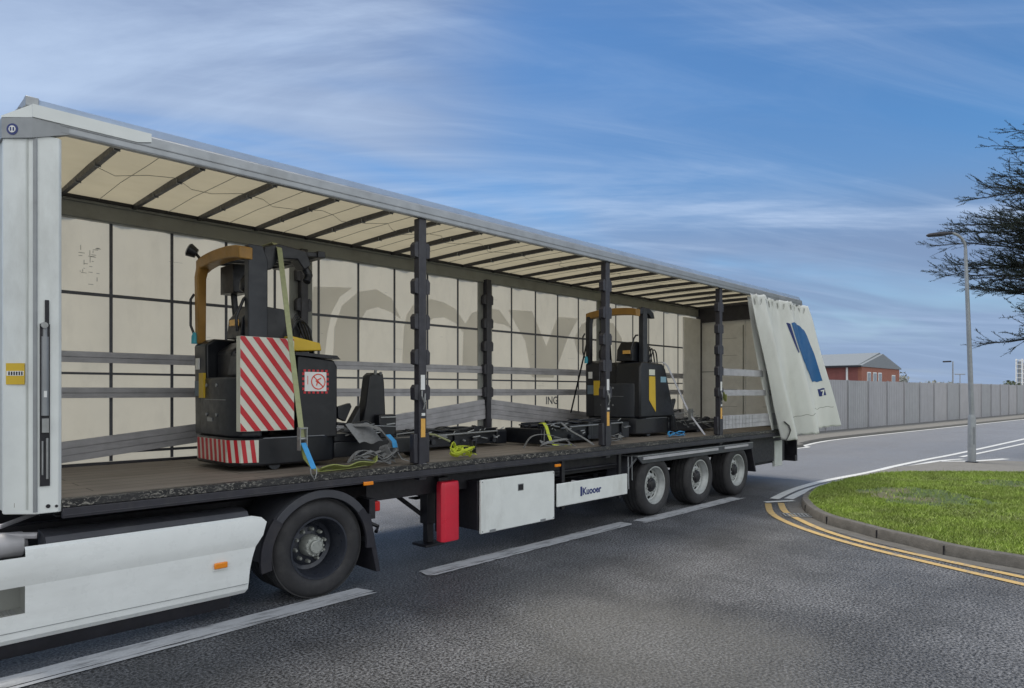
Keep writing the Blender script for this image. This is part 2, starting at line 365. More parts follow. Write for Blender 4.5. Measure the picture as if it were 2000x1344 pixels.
def f_rave(k):
    a = k.noise(26, 3, .7, k.mp((1, 1, 1.5)), 1.2); e = k.noise(3, 3, .5)
    c = k.mix(k.rg(a, .53, .60), (.012, .012, .013), (.24, .23, .205)); c = k.mix(k.rg(e, .4, .6, 0, .65), c, (.03, .03, .032))
    k.lk(c, k.b.inputs['Base Color']); k.b.inputs['Roughness'].default_value = .55; k.bump(a, .6, .01)
m_rave = custom('worn_rave', f_rave)
def f_soil(k):
    a = k.noise(12, 6, .65); b_ = k.noise(1.2, 4, .6)
    c = k.mix(k.rg(a, .3, .7), (.035, .055, .018), (.07, .11, .03)); c = k.mix(k.rg(b_, .50, .64, 0, .9), c, (.12, .105, .075))
    k.lk(c, k.b.inputs['Base Color']); k.b.inputs['Roughness'].default_value = .95; k.bump(a, .7, .04)
m_soil = custom('turf_soil', f_soil)
def f_grass(k):
    a = k.noise(1.3, 4, .6); b_ = k.noise(14, 3, .6)
    c = k.mix(k.rg(a, .35, .65), (.13, .195, .022), (.24, .37, .035)); c = k.mix(k.rg(b_, .3, .75, 0, .6), c, (.30, .33, .12))
    k.lk(c, k.b.inputs['Base Color']); k.b.inputs['Roughness'].default_value = .6
m_grass = custom('grass_blades', f_grass)

# ================================================================== SETTING
g = MB(); g.add([(-900, -900, 0), (2500, -900, 0), (2500, 2500, 0), (-900, 2500, 0)], [(0, 1, 2, 3)])
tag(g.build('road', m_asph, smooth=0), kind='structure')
def smooth_curve(pts, n=8):
    pts = [Vector(p) for p in pts]; out = []
    for i in range(len(pts)-1):
        p0 = pts[max(i-1, 0)]; p1 = pts[i]; p2 = pts[i+1]; p3 = pts[min(i+2, len(pts)-1)]
        for j in range(n):
            t = j/n; out.append(.5*((2*p1)+(-p0+p2)*t+(2*p0-5*p1+4*p2-p3)*t*t+(-p0+3*p1-3*p2+p3)*t**3))
    out.append(pts[-1]); return out
def strip(pts, width, z, mb):
    k = len(pts); vs = []
    for i, p in enumerate(pts):
        t = (pts[min(i+1, k-1)]-pts[max(i-1, 0)]); t.z = 0; t.normalize(); nn = Vector((-t.y, t.x, 0))*width/2
        vs += [(p.x-nn.x, p.y-nn.y, z), (p.x+nn.x, p.y+nn.y, z)]
    mb.add(vs, [(2*i, 2*i+2, 2*i+3, 2*i+1) for i in range(k-1)]); return mb
# island kerb line (outer foot), round from the near right to the back
kerb_px = [(2000, 1113), (1860, 1088), (1776, 1067), (1720, 1054), (1670, 1040), (1614, 1024), (1580, 1007), (1564, 985), (1580, 966), (1610, 953)]
kp = [Vector(PG(a, b)) for a, b in kerb_px]
ke = (kp[0]-kp[1]).normalized(); kp = [kp[0]+ke*14.2, kp[0]+ke*11, kp[0]+ke*8, kp[0]+ke*5.5, kp[0]+ke*3.5, kp[0]+ke*2, kp[0]+ke*.9]+kp
kback = [Vector(PG(a, b)) for a, b in [(1664, 937), (1720, 927)]]+[Vector((18.8, 4.35, 0)), Vector((22, 4.0, 0))]
kc = smooth_curve(kp, 6)
def offset(pts, d):
    out = []; k = len(pts)
    for i, p in enumerate(pts):
        t = (pts[min(i+1, k-1)]-pts[max(i-1, 0)]).normalized(); out.append(p+Vector((t.y, -t.x, 0))*d)
    return out
# kerb section swept: foot, face, top, back
KW = .13; KH = .13
in_ = offset(kc, KW)
def swp(a, za, b, zb): return [(p.x, p.y, za) for p in a], [(p.x, p.y, zb) for p in b]
mb = MB(); rows = [(kc, -.02), (offset(kc, .012), KH-.025), (offset(kc, .03), KH), (in_, KH+.004), (in_, -.02)]
n = len(kc); vs = []
for line, z in rows: vs += [(p.x, p.y, z*(1-.35*max(0, (i-(n-16))/16)) ) for i, p in enumerate(line)]
mb.add(vs, [(r*n+i, r*n+i+1, (r+1)*n+i+1, (r+1)*n+i) for r in range(4) for i in range(n-1)])
tag(mb.build('kerb', m_conc), kind='structure')
jb = MB(); acc = 0.
for i in range(1, n):
    acc += (kc[i]-kc[i-1]).length
    if acc > .9 and i < n-14:
        acc = 0.; t = (kc[i]-kc[i-1]).normalized(); o_ = Vector((t.y, -t.x, 0)); a = kc[i]-o_*.004; b = kc[i]+o_*.138
        p = [a-t*.005, a+t*.005, b+t*.005, b-t*.005]; jb.add([(q.x, q.y, -.01) for q in p]+[(q.x, q.y, KH+.0055) if k_ > 1 else (q.x, q.y, KH-.02) for k_, q in enumerate(p)], [(0, 1, 2, 3), (4, 5, 6, 7), (0, 1, 5, 4), (1, 2, 6, 5), (2, 3, 7, 6), (3, 0, 4, 7)])
tag(jb.build('kerb_joints', m_chas, smooth=0), kind='structure')
# lawn
isl = [(p.x, p.y) for p in in_]+[(p.x, p.y) for p in kback]+[(24.5, 3.0), (24.0, -14.5)]
lawn_poly = [(p.x, p.y) for p in in_]+[(PG(1664, 934, .1)[0], PG(1664, 934, .1)[1]), PG(1720, 926, .1)[:2], PG(1776, 923, .1)[:2], PG(2000, 923, .1)[:2], (21.6, -1.2), (23.5, -14.5)]
mb = MB()
bm = bmesh.new(); vv = [bm.verts.new((x, y, KH-.02)) for x, y in lawn_poly]; bm.faces.new(vv)
bmesh.ops.triangulate(bm, faces=bm.faces); me = bpy.data.meshes.new('lawn'); bm.to_mesh(me); bm.free(); me.materials.append(m_soil)
lo = bpy.data.objects.new('lawn', me); COL.objects.link(lo); tag(lo, kind='structure')
for poly in me.polygons:
    if poly.normal.z < 0: me.flip_normals(); break
# blades
P = np.array(lawn_poly)
def inside(x, y):
    c = np.zeros(len(x), bool); j = len(P)-1
    for i in range(len(P)):
        cond = ((P[i, 1] > y) != (P[j, 1] > y)) & (x < (P[j, 0]-P[i, 0])*(y-P[i, 1])/(P[j, 1]-P[i, 1]+1e-12)+P[i, 0]); c ^= cond; j = i
    return c
NB = 330000
x = rng.uniform(8.8, 21, NB); y = rng.uniform(-1.2, 5.4, NB); ok = inside(x, y)
x = x[ok]; y = y[ok]
def vnoise(x, y, s, seed):
    r = np.random.default_rng(seed); T = r.random((64, 64)); fx = x*s; fy = y*s; ix = np.floor(fx).astype(int); iy = np.floor(fy).astype(int); tx = fx-ix; ty = fy-iy
    tx = tx*tx*(3-2*tx); ty = ty*ty*(3-2*ty); g = lambda a, b: T[a % 64, b % 64]
    return (g(ix, iy)*(1-tx)+g(ix+1, iy)*tx)*(1-ty)+(g(ix, iy+1)*(1-tx)+g(ix+1, iy+1)*tx)*ty
dens = .6*vnoise(x, y, .9, 1)+.4*vnoise(x, y, 3.1, 2)
bx, by = PG(1795, 968, .12)[:2]; gx = (x-bx)*SA-(y-by)*CA; gy = (x-bx)*CA+(y-by)*SA
bare = (gx/.95)**2+(gy/1.0)**2 < .5+vnoise(x, y, 4, 8)*1.3
bx, by = PG(1985, 946, .12)[:2]; gx = (x-bx)*SA-(y-by)*CA; gy = (x-bx)*CA+(y-by)*SA
bare |= (gx/.7)**2+(gy/.7)**2 < .5+vnoise(x, y, 4, 9)*1.2
keep = (rng.random(len(x)) < np.clip(.45+dens*1.1, 0, 1)) & ~(bare & (rng.random(len(x)) < .93)); x = x[keep]; y = y[keep]; dens = dens[keep]
nb = len(x); h = (.022+.045*dens*rng.random(nb)+.012*rng.random(nb)); a = rng.uniform(0, 2*PI, nb); wd = rng.uniform(.004, .009, nb); ln = rng.normal(0, .022, (nb, 2))
tuft = rng.random(nb) < .012; h = np.where(tuft, h*1.9, h)
V = np.zeros((nb, 3, 3)); V[:, 0, 0] = x-np.cos(a)*wd; V[:, 0, 1] = y-np.sin(a)*wd; V[:, 1, 0] = x+np.cos(a)*wd; V[:, 1, 1] = y+np.sin(a)*wd
V[:, 0, 2] = V[:, 1, 2] = KH-.022; V[:, 2, 0] = x+ln[:, 0]; V[:, 2, 1] = y+ln[:, 1]; V[:, 2, 2] = KH-.02+h
me = bpy.data.meshes.new('grass'); me.vertices.add(nb*3); me.vertices.foreach_set('co', V.ravel()); me.loops.add(nb*3); me.loops.foreach_set('vertex_index', np.arange(nb*3, dtype=np.int32))
me.polygons.add(nb); me.polygons.foreach_set('loop_start', np.arange(0, nb*3, 3, dtype=np.int32)); me.materials.append(m_grass); me.update(); me.validate()
go = bpy.data.objects.new('grass', me); COL.objects.link(go); tag(go, 'short bright green grass growing on the kerbed verge', 'grass', kind='stuff')
# paved strip behind the lawn, under the street lamp
mb = MB(); q = [PG(1655, 937)[:2], PG(1748, 917)[:2], PG(1830, 906)[:2], PG(1950, 903)[:2], PG(2000, 905)[:2], (24.5, 1.5), (26, -14.5), (23.4, -14.6), (21.5, -1.2), PG(2000, 926)[:2], PG(1776, 926)[:2], PG(1720, 929)[:2]]
mb.prism(q, 'z', -.01, .05); tag(mb.build('pavement', m_pave, smooth=0), kind='structure')
# gutter channel along the near kerb
mb = strip(offset(kc[:-8], -.12), .22, .004, MB()); tag(mb.build('gutter', M('gutter_concrete', (.105, .103, .10), .8, var=.2, scale=6, dirt=.4, bump=.4), smooth=0), kind='structure')
# double yellow lines
yo = [(2000, 1143), (1776, 1091), (1675, 1066), (1597, 1043), (1540, 1022), (1507, 1003), (1500, 984)]
yi = [(2000, 1129), (1776, 1081), (1675, 1057), (1608, 1036), (1566, 1018), (1534, 1000), (1525, 983)]
for nm, pp in (('yellow_line', yo), ('yellow_line', yi)):
    c = [Vector(PG(a, b)) for a, b in pp]; e_ = (c[0]-c[1]).normalized(); c = [c[0]+e_*9, c[0]+e_*1.0]+c
    tag(strip(smooth_curve(c, 8), .105, .008, MB()).build(nm, m_myel, smooth=0), kind='structure')
wl = [(1512, 975), (1548, 958), (1597, 943), (1650, 932), (1698, 923), (1748, 911), (1810, 898), (1877, 885), (2000, 858)]
c = [Vector(PG(a, b)) for a, b in wl]; c.append(c[-1]+(c[-1]-c[-2])*3)
tag(strip(smooth_curve(c, 8), .16, .008, MB()).build('edge_line', m_mwhite2, smooth=0), kind='structure')
wl = [(1540, 975), (1580, 957), (1640, 941), (1697, 929), (1748, 917), (1790, 909), (1832, 901), (1880, 897)]
c = [Vector(PG(a, b)) for a, b in wl]
tag(strip(smooth_curve(c, 8), .16, .008, MB()).build('edge_line', m_mwhite2, smooth=0), kind='structure')
wl = [(1877, 893), (1930, 882), (2000, 867)]
c = [Vector(PG(a, b)) for a, b in wl]; c.append(c[-1]+(c[-1]-c[-2])*3)
tag(strip(smooth_curve(c, 8), .14, .008, MB()).build('side_line', m_mwhite2, smooth=0), kind='structure')
wl = [(1835, 904.5), (1900, 904.5), (1965, 900)]
c = [Vector(PG(a, b)) for a, b in wl]
tag(strip(smooth_curve(c, 6), .2, .056, MB()).build('side_line', m_mwhite2, smooth=0), kind='structure')
# give-way cross line at the kerb tip
mb = MB(); a = Vector(PG(1494, 982)); b = Vector(PG(1550, 979)); mb = strip([a, b], .12, .012, mb); tag(mb.build('cross_line', m_mwhite2, smooth=0), kind='structure')
# drain in the gutter
gd = thing('drain_grate', PG(1562, 1008), 'small iron drain grate in the gutter by the kerb corner', 'drain')
mb = MB(); c0 = Vector(PG(1562, 1008)); rot = Matrix.Translation(c0) @ Matrix.Rotation(R(-55), 4, 'Z')
mb.box(-.24, .24, -.13, -.115, .008, .02, rot); mb.box(-.24, .24, .115, .13, .008, .02, rot)
for i in range(9): mb.box(-.24+i*.056, -.215+i*.056, -.115, .115, .008, .018, rot)
mb.build('grate', m_hdr, gd, smooth=0); mb = MB(); mb.box(-.235, .235, -.12, .12, .005, .0075, rot); mb.build('frame', m_chas, gd, smooth=0)
# worn broken lane line running beside the truck
def dash(p0, p1, wd, seed):
    r = random.Random(seed); p0 = Vector(p0); p1 = Vector(p1); d = (p1-p0); ln = d.length; d.normalize(); nn = Vector((-d.y, d.x, 0)); mb = MB(); k = 40
    for (o0, o1) in ((-.5, -.30), (-.265, .5)):
        vs = []
        for i in range(k+1):
            c = p0+d*ln*i/k; e0 = o0*wd+r.uniform(-.008, .008); e1 = o1*wd+r.uniform(-.008, .008)
            j0 = r.uniform(-.07, .07) if i in (0, k) else 0; j1 = r.uniform(-.07, .07) if i in (0, k) else 0
            a = c+nn*e0+d*j0; b = c+nn*e1+d*j1; vs += [(a.x, a.y, .008), (b.x, b.y, .008)]
        mb.add(vs, [(2*i, 2*i+2, 2*i+3, 2*i+1) for i in range(k)])
    return mb
for i, (a, b) in enumerate((((-7, 5.30, 0), (3.72, 5.60, 0)), ((4.5, 5.66, 0), (8.25, 5.70, 0)), ((8.55, 5.62, 0), (11.75, 5.62, 0)))):
    tag(dash(a, b, (.28, .25, .25)[i], i).build('lane_line', m_mwhite, smooth=0), kind='structure')
# far pavement, its kerb and white channel in front of the grey fence
fk = [Vector(PG(a, b)) for a, b in [(1545, 876), (1560, 871), (1608, 861), (1703, 850), (1846, 835), (2000, 818.6)]]
fk = [Vector((-30, 12.2, 0)), Vector((14, 10.9, 0))]+fk; fk.append(fk[-1]+(fk[-1]-fk[-2])*3)
ff = [Vector((-30, 14.2, 0)), Vector((10, 13.0, 0)), Vector(PG(1655, 842)), Vector(PG(2000, 810)), Vector(PG(2000, 810))+Vector((54, -4.3, 0))]
fk2 = smooth_curve(fk, 6)
mb = MB(); fl = [(p.x, p.y) for p in fk2]+[(p.x, p.y+.5) for p in reversed(ff)]
mb.prism(fl, 'z', -.01, .11); tag(mb.build('far_pavement', m_pave, smooth=0), kind='structure')
mb = strip(offset(fk2, .16), .16, .008, MB()); tag(mb.build('far_edge_line', m_mwhite2, smooth=0), kind='structure')
# ------------------------------------------------------------------ fence
def fence():
    root = thing('metal_fence', (ff[1].x, ff[1].y, 0), 'long grey sheet metal fence of upright panels behind the far pavement', 'fence')
    pts = ff; segs = []
    for i in range(1, len(pts)-1):
        a, b = pts[i], pts[i+1]; ln = (b-a).length; k = max(1, round(ln/2.6))
        for j in range(k): segs.append((a.lerp(b, j/k), a.lerp(b, (j+1)/k)))
    segs = segs[:80]; rr = random.Random(3)
    for a, b in segs:
        d = (b-a); ln = d.length; d.normalize(); nn = Vector((d.y, -d.x, 0)); mb = MB(); k = 10; prof = []
        for i in range(k):
            for (t, o) in ((0, 0), (.60, 0), (.66, .016), (.94, .016)): prof.append((ln*(i+t)/k, o))
        prof.append((ln, 0)); vs = []
        top = 2.5+rr.uniform(-.02, .02)
        for s_, o in prof:
            p = a+d*s_+nn*o; vs += [(p.x, p.y, .08), (p.x, p.y, top)]
        mb.add(vs, [(2*i, 2*i+2, 2*i+3, 2*i+1) for i in range(len(prof)-1)])
        mb.build('panel', rr.choice(m_fence), root, smooth=0)
    for a, b in segs:
        mb = MB(); d = (b-a).normalized(); nn = Vector((d.y, -d.x, 0)); c = a+nn*.05
        mb.box(c.x-.03, c.x+.03, c.y-.03, c.y+.03, .08, 2.53); mb.build('post', rr.choice(m_fence), root, smooth=0)
    return root
fence()
# ------------------------------------------------------------------ red brick building
def building():
    X0, X1, Y0, Y1 = 64.8, 76.7, 19.4, 46.; E = 4.19; RZ = 5.55; mid = (X0+X1)/2
    r = thing('industrial_building', (X0, Y0, 0), 'low red brick building with shallow grey gable roof behind the fence', 'building')
    MB().box(X0, X1, Y0, Y0+.3, 0, E).build('gable_wall', m_brick, r, smooth=0)
    mb = MB(); mb.prism([(X0-.3, E), (X1+.3, E), (X1+.3, E+.12), (mid, RZ), (X0-.3, E+.12)], 'y', Y0-.12, Y0+.2); mb.build('gable_cladding', m_roofg, r, smooth=0)
    MB().box(X0, X0+.3, Y0+.3, Y1, 0, E).build('side_wall', m_redclad, r, smooth=0)
    mb = MB(); mb.prism([(X0-.4, E+.02), (mid, RZ), (X1+.4, E+.02), (X1+.4, E+.14), (mid, RZ+.14), (X0-.4, E+.14)], 'y', Y0+.2, Y1); mb.build('roof', m_roofg, r, smooth=0)
    mb = MB(); mb.box(X0-.5, X0-.4, Y0-.1, Y1, E-.06, E+.1); mb.build('gutter', m_chas, r, smooth=0)
    MB().cyl((X0-.1, Y0+1.2, 2), (X0-.1, Y0+1.2, E), .09).build('downpipe', m_pure, r)
    for x in (66.3, 68.0, 69.6): 
        wf = MB().box(x, x+1.1, Y0-.03, Y0+.02, 2.4, 3.75).build('window', m_pure, r, smooth=0)
        MB().box(x+.12, x+.5, Y0-.05, Y0-.032, 2.5, 3.65).box(x+.6, x+.98, Y0-.05, Y0-.032, 2.5, 3.65).build('pane', m_win, wf, smooth=0)
    wf = MB().box(74.0, 75.2, Y0-.03, Y0+.02, 2.2, 3.6).build('window', m_pure, r, smooth=0)
    MB().box(74.1, 75.1, Y0-.05, Y0-.032, 2.3, 3.5).build('pane', m_win, wf, smooth=0)
    wf = MB().box(X0-.03, X0+.02, Y0+4.2, Y0+6.0, 2.2, 3.8).build('window', m_roofg, r, smooth=0)
    MB().box(X0-.05, X0-.032, Y0+4.35, Y0+5.1, 2.3, 3.7).build('pane', m_win, wf, smooth=0)
    mb = MB(); ax, ay = 72, 33; mb.cyl((ax, ay, RZ-.6), (ax, ay, 8.1), .05, 6); mb.box(ax-1, ax+1, ay-.03, ay+.03, 7.9, 8.0); mb.build('aerial', m_lamp, r)
building()
# ------------------------------------------------------------------ street lamps
def lamp():
    b = Vector(PG(1898, 903, .05)); r = thing('street_lamp', b, 'tall galvanised street lamp with curved arm behind the grass verge', 'street lamp')
    d = 18.3; hgt = 6.15; rt = Vector((SA, -CA, 0))
    MB().tube([b, b+Vector((0, 0, 1.2)), b+Vector((-.004, 0, 1.28))], [.098, .094, .075], 16).build('base_column', m_lamp, r)
    lean = -rt*.17
    pts = [b+Vector((0, 0, 1.28)), b+lean*.5+Vector((0, 0, 3.6)), b+lean+Vector((0, 0, 5.7))]
    for q in range(0, 9):
        a_ = R(q*10); pts.append(b+lean-rt*(.45*(1-math.cos(a_)))+Vector((0, 0, 5.75+.42*math.sin(a_))))
    MB().tube(pts, [.066, .055, .042]+[.036]*9, 12).build('pole', m_lamp, r)
    e = pts[-1]; d_ = (-rt+Vector((0, 0, -.10))).normalized()
    mb = MB(); mb.tube([e+rt*.03, e+d_*.12, e+d_*.3, e+d_*.62, e+d_*.68], [.035, .045, .065, .05, .02], 10); o = mb.build('lamp_head', m_post, r)
    MB().box(b.x-.13, b.x+.13, b.y-.13, b.y+.13, .05, .075).build('base_collar', m_post, r)
    tb = MB(); c = b-Vector((CA, SA, 0))*.096; tb.box(c.x-.02, c.x+.02, c.y-.02, c.y+.02, .55, 1.0); tb.build('access_door', m_hdr, r)
lamp()
def far_lamp(px, top, Y, label, double):
    dx, dy = ray(px); d = Y; b = Vector((dx*d, dy*d, 0)); z = H+(HOR-top)*d/F; rt = Vector((SA, -CA, 0))
    r = thing('street_lamp', b, label, 'street lamp', 'far street lamps beyond the fence')
    MB().tube([b, b+Vector((0, 0, z))], [.14, .09], 8).build('pole', m_lamp, r)
    if double: MB().tube([b-rt*1.3+Vector((0, 0, z)), b+rt*1.3+Vector((0, 0, z))], .14, 6).build('lamp_head', m_lamp, r)
    else: MB().tube([b-rt*1.6+Vector((0, 0, z-.05)), b-rt*.3+Vector((0, 0, z))], .14, 6).build('lamp_head', m_chas, r); 
far_lamp(1861, 706, 110, 'distant street lamp with one dark flat head rising beyond the fence', False)
far_lamp(1875, 731, 170, 'distant low street lamp with a small double head beyond the fence', True)
# far chimney towers and bushes
def tower(px, d, top, label, s):
    dx, dy = ray(px); x, y = dx*d, dy*d; z = H+(HOR-top)*d/F
    r = thing('lattice_tower', (x, y, 0), label, 'tower', 'process towers on the skyline')
    mb = MB()
    for a in (-s, s):
        for b in (-s, s): mb.cyl((x+a, y+b, 0), (x+a, y+b, z), .18, 5)
    for i in range(int(z/2)+1): mb.box(x-s, x+s, y-s, y+s, i*2., i*2.+.25)
    mb.build('frame', m_rdoor, r, smooth=0); MB().cyl((x, y, 0), (x, y, z*.93), s*.6, 10).build('column', m_hdr, r)
tower(1991, 300, 701, 'left of two pale process towers at the right skyline', 1.1)
tower(1999, 310, 704, 'right of two pale process towers at the picture edge', 1.2)
def clump_mesh(c, rx, ry, rz, n_, s, seed):
    r = np.random.default_rng(seed); p = r.normal(0, 1, (n_, 3)); p /= np.linalg.norm(p, axis=1)[:, None]; p *= (r.random((n_, 1))**.4)
    p = p*np.array([rx, ry, rz])+np.array(c); p[:, 2] = np.maximum(p[:, 2], .1); mb = MB(); vs = []; fs = []
    for i in range(n_):
        a = r.normal(0, s, (3, 3)); o = len(vs); vs += [tuple(p[i]+a[j]) for j in range(3)]; fs.append((o, o+1, o+2))
    mb.add(vs, fs); return mb
m_pale = M('pale_bush', (.30, .31, .28), .9, var=.3, scale=1)
for i, (px, d, top, hw, mt, lb) in enumerate([(1762, 90, 728, 14, m_pale, 'pale leafless tree top right of the brick building'), (1738, 95, 727, 8, m_pale, 'pale bare tree top just behind the brick gable'), (1975, 120, 744, 18, m_bush, 'green bush showing over the fence top near the towers'), (1830, 200, 745, 46, m_pale, 'low distant hedge line over the fence top')]):
    dx, dy = ray(px); zt = H+(HOR-top)*d/F; rx = hw*d/F
    root = thing('tree' if i != 3 else 'hedge', (dx*d, dy*d, 0), lb, 'tree' if i != 3 else 'hedge')
    clump_mesh((dx*d, dy*d, zt*.62), rx, rx, zt*.38, 500, .16*d/90, i).build('crown', mt, root, smooth=0, recalc=False)
    MB().tube([(dx*d, dy*d, 0), (dx*d, dy*d, zt*.7)], [.15, .08], 6).build('trunk', m_bark, root)
# ------------------------------------------------------------------ conifer reaching in from the right
def conifer():
    rr = random.Random(21); base = Vector((22.6, 1.35, 0)); r = thing('conifer_tree', base, 'dark spiky conifer with long bare twigs reaching in from the right', 'tree')
    fwd = Vector((CA, SA, 0)); rt = Vector((SA, -CA, 0)); up = Vector((0, 0, 1))
    base = fwd*19.5+rt*(19.5*1.28/1.311*1.0)*1.0 if False else fwd*19.5+rt*(19.5*(2335-1000)/F)
    r.location = (base.x, base.y, 0)
    tr = MB(); tr.tube([base+Vector((0, 0, z)) for z in (0, 2, 5, 8, 11.5)], [.34, .28, .2, .13, .03], 12); tr.build('trunk', m_bark, r)
    br = MB(); nd = [] ; ndf = []
    def needles(p, t, ln, dens):
        k = max(1, int(ln*dens))
        for i in range(k):
            c = p+t*ln*rr.random(); v = Vector((rr.gauss(0, 1), rr.gauss(0, 1), rr.gauss(0, 1)))+t*.9; v.normalize(); s = rr.uniform(.025, .06)
            q = v.cross(up).normalized()*.007; o = len(nd); nd.extend([c-q, c+q, c+v*s]); ndf.append((o, o+1, o+2))
    def limb(p, d, ln, rad, lvl):
        k = 6 if lvl < 2 else 3; pts = [p]; rs = [rad]; t = d.normalized()
        for i in range(k):
            t = (t+Vector((rr.gauss(0, .08), rr.gauss(0, .08), rr.gauss(.015, .075)))*(1 if lvl else .8)).normalized(); pts.append(pts[-1]+t*ln/k); rs.append(max(.0035, rad*(1-(i+1)/k*.82)))
        br.tube(pts, rs, 5 if lvl < 2 else 3, cap=False)
        if lvl >= 1:
            for i in range(k): needles(pts[i], (pts[i+1]-pts[i]).normalized(), ln/k, 80 if lvl == 1 else 110)
        if lvl < 3:
            cnt = [int(ln*6.5), int(ln*7), int(ln*5.5)][lvl]
            for i in range(cnt):
                s = rr.uniform(.22 if lvl == 0 else .12, .98); j = min(k-1, int(s*k)); q = pts[j].lerp(pts[j+1], s*k-j); tt = (pts[j+1]-pts[j]).normalized()
                side = tt.cross(up).normalized()*rr.choice((-1, 1)); dd = tt*rr.uniform(.75, 1.2)+side*rr.uniform(.2, .75)+up*rr.gauss(.12, .30)
                limb(q, dd, ln*(1-s*.72)*rr.uniform(.22, .46), max(.004, rad*(1-s)*.55+.003), lvl+1)
    # limbs fan to the left of the trunk as seen, and round the far and near side
    for i in range(90):
        z = 3.75+i*.068+rr.uniform(-.1, .1); az = rr.uniform(-48, 48) if i % 5 else rr.uniform(100, 260)
        d = (-rt*math.cos(R(az))+fwd*math.sin(R(az)))+up*rr.uniform(-.02, .16+.008*i/4)
        ln = (6.9 if z < 6 else 6.9-(z-6)*.42)*rr.uniform(.72, 1.0)*(1 if az < 90 else .7); 
        if ln > .5: limb(base+Vector((0, 0, z)), d, ln, .030+.003*ln, 0)
    br.build('branches', m_bark, r, recalc=False); mb = MB(); mb.add(nd, ndf); mb.build('needles', m_needle, r, smooth=0, recalc=False)
conifer()

# ================================================================== SEMI-TRAILER
YN, YF = 5.70, 8.20; XF, XR = .895, 14.98; ZF = 1.165
T = thing('semi_trailer', (8.0, 6.95, 0), 'white curtainside semi trailer with its near curtain drawn open to the rear', 'trailer')
# floor and raves
MB().box(XF+.05, XR-.03, YN+.10, YF-.06, ZF-.03, ZF).build('floor', m_floor, T, smooth=0)
mb = MB(); mb.box(1.21, XR, YN, YN+.10, ZF-.055, ZF+.004); mb.build('rope_rail', m_rave, T, bevel=.004)
mb = MB(); mb.box(1.212, XR, YN-.012, YN+.03, 1.035, ZF-.057); mb.box(1.212, XR, YN-.02, YN-.012, 1.05, 1.062); mb.build('side_rave', m_post, T, bevel=.004)
MB().box(XF+.1, XR, YF-.055, YF, 1.04, ZF+.03).build('side_rave', m_post, T, bevel=.004)
# worn timber packing under the front rail
mb = MB(); mb.box(1.45, 2.3, YN-.006, YN+.02, ZF-.075, ZF-.057); mb.build('edge_batten', m_slat, T)
# chassis
def beam(mb, x0, x1, y, z0, z1, fw=.14, t=.012):
    mb.box(x0, x1, y-fw/2, y+fw/2, z1-t, z1); mb.box(x0, x1, y-fw/2, y+fw/2, z0, z0+t); mb.box(x0, x1, y-t/2, y+t/2, z0+t, z1-t)
mb = MB()
for y in (6.42, 7.48):
    beam(mb, 1.2, 4.3, y, .97, 1.12)
    mb.prism([(4.3, 1.12), (4.3, .93), (4.9, .72), (14.7, .68), (14.7, 1.12)], 'y', y-.007, y+.007); mb.box(4.9, 14.7, y-.07, y+.07, .67, .684)
for i in range(27):
    x = 1.4+i*.5; mb.box(x-.03, x+.03, YN+.05, YF-.05, 1.055, 1.13)
mb.build('chassis', m_chas, T, smooth=0)
MB().box(1.3, 3.2, 6.3, 7.6, .955, .968).build('coupling_plate', m_black, T)
# inner side sheet below the deck (dark), from the gooseneck back
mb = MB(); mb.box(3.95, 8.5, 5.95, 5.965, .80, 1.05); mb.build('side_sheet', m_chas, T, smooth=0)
# landing legs
for y in (6.15, 7.75):
    lg = MB(); lg.box(4.86, 5.0, y-.07, y+.07, .42, 1.05); lg.box(4.885, 4.975, y-.045, y+.045, .2, .42); lg.box(4.79, 5.07, y-.13, y+.13, .17, .20); lg.build('landing_leg', m_black, T, bevel=.006)
mb = MB(); mb.cyl((4.93, 6.22, .75), (4.93, 7.68, .75), .035); mb.tube([(4.3, 6.4, 1.0), (4.9, 6.2, .5)], .025); mb.tube([(4.0, 7.5, .98), (4.9, 7.7, .45)], .03); mb.build('leg_brace', m_black, T)
# red cabinet
rc = MB(); 
poly = [(4.80, 5.77), (4.84, 5.735), (5.02, 5.735), (5.07, 5.77), (5.07, 5.87), (4.82, 5.87)]
vs = []; 
for z, sc_ in ((.27, 1), (.30, 1), (.88, 1), (.925, .96), (.94, .9)):
    for (x_, y_) in poly: vs.append((4.935+(x_-4.935)*sc_, 5.8+(y_-5.8)*sc_, z))
k = len(poly); rc.add(vs, [(i*k+j, i*k+(j+1) % k, (i+1)*k+(j+1) % k, (i+1)*k+j) for i in range(4) for j in range(k)]+[tuple(range(k)), tuple(range(4*k, 5*k))])
c_ = rc.build('extinguisher_cabinet', m_red, T, bevel=.008); c_['label'] = 'tall red plastic extinguisher cabinet'
MB().box(4.86, 5.0, 5.872, 5.95, .36, .98).build('cabinet_bracket', m_black, T, bevel=.01)
# white side boxes
b1 = MB(); b1.box(5.36, 6.68, YN+.015, YN+.05, .285, .915); b1 = b1.build('side_locker', m_white, T, bevel=.01); b1['label'] = 'large square white side panel'
MB().box(5.995, 6.075, YN+.008, YN+.014, .735, .80).build('latch', m_black, b1)
MB().box(5.985, 6.085, YN+.0125, YN+.0148, .725, .81).build('latch_frame', m_hdr, b1, smooth=0)
for x_ in (5.55, 6.45): MB().box(x_-.05, x_+.05, YN+.010, YN+.016, .284, .318).build('hinge', m_hdr, b1, bevel=.002)
for (x_, z_) in ((5.385, .31), (5.385, .89), (6.655, .31), (6.655, .89)): MB().cyl((x_, YN+.012, z_), (x_, YN+.016, z_), .008, 10).build('rivet', m_hdr, b1)
b2 = MB(); b2.box(5.35, 6.68, YN+.06, YN+.6, .32, .9); b2.build('locker_body', m_chas, T, bevel=.01)
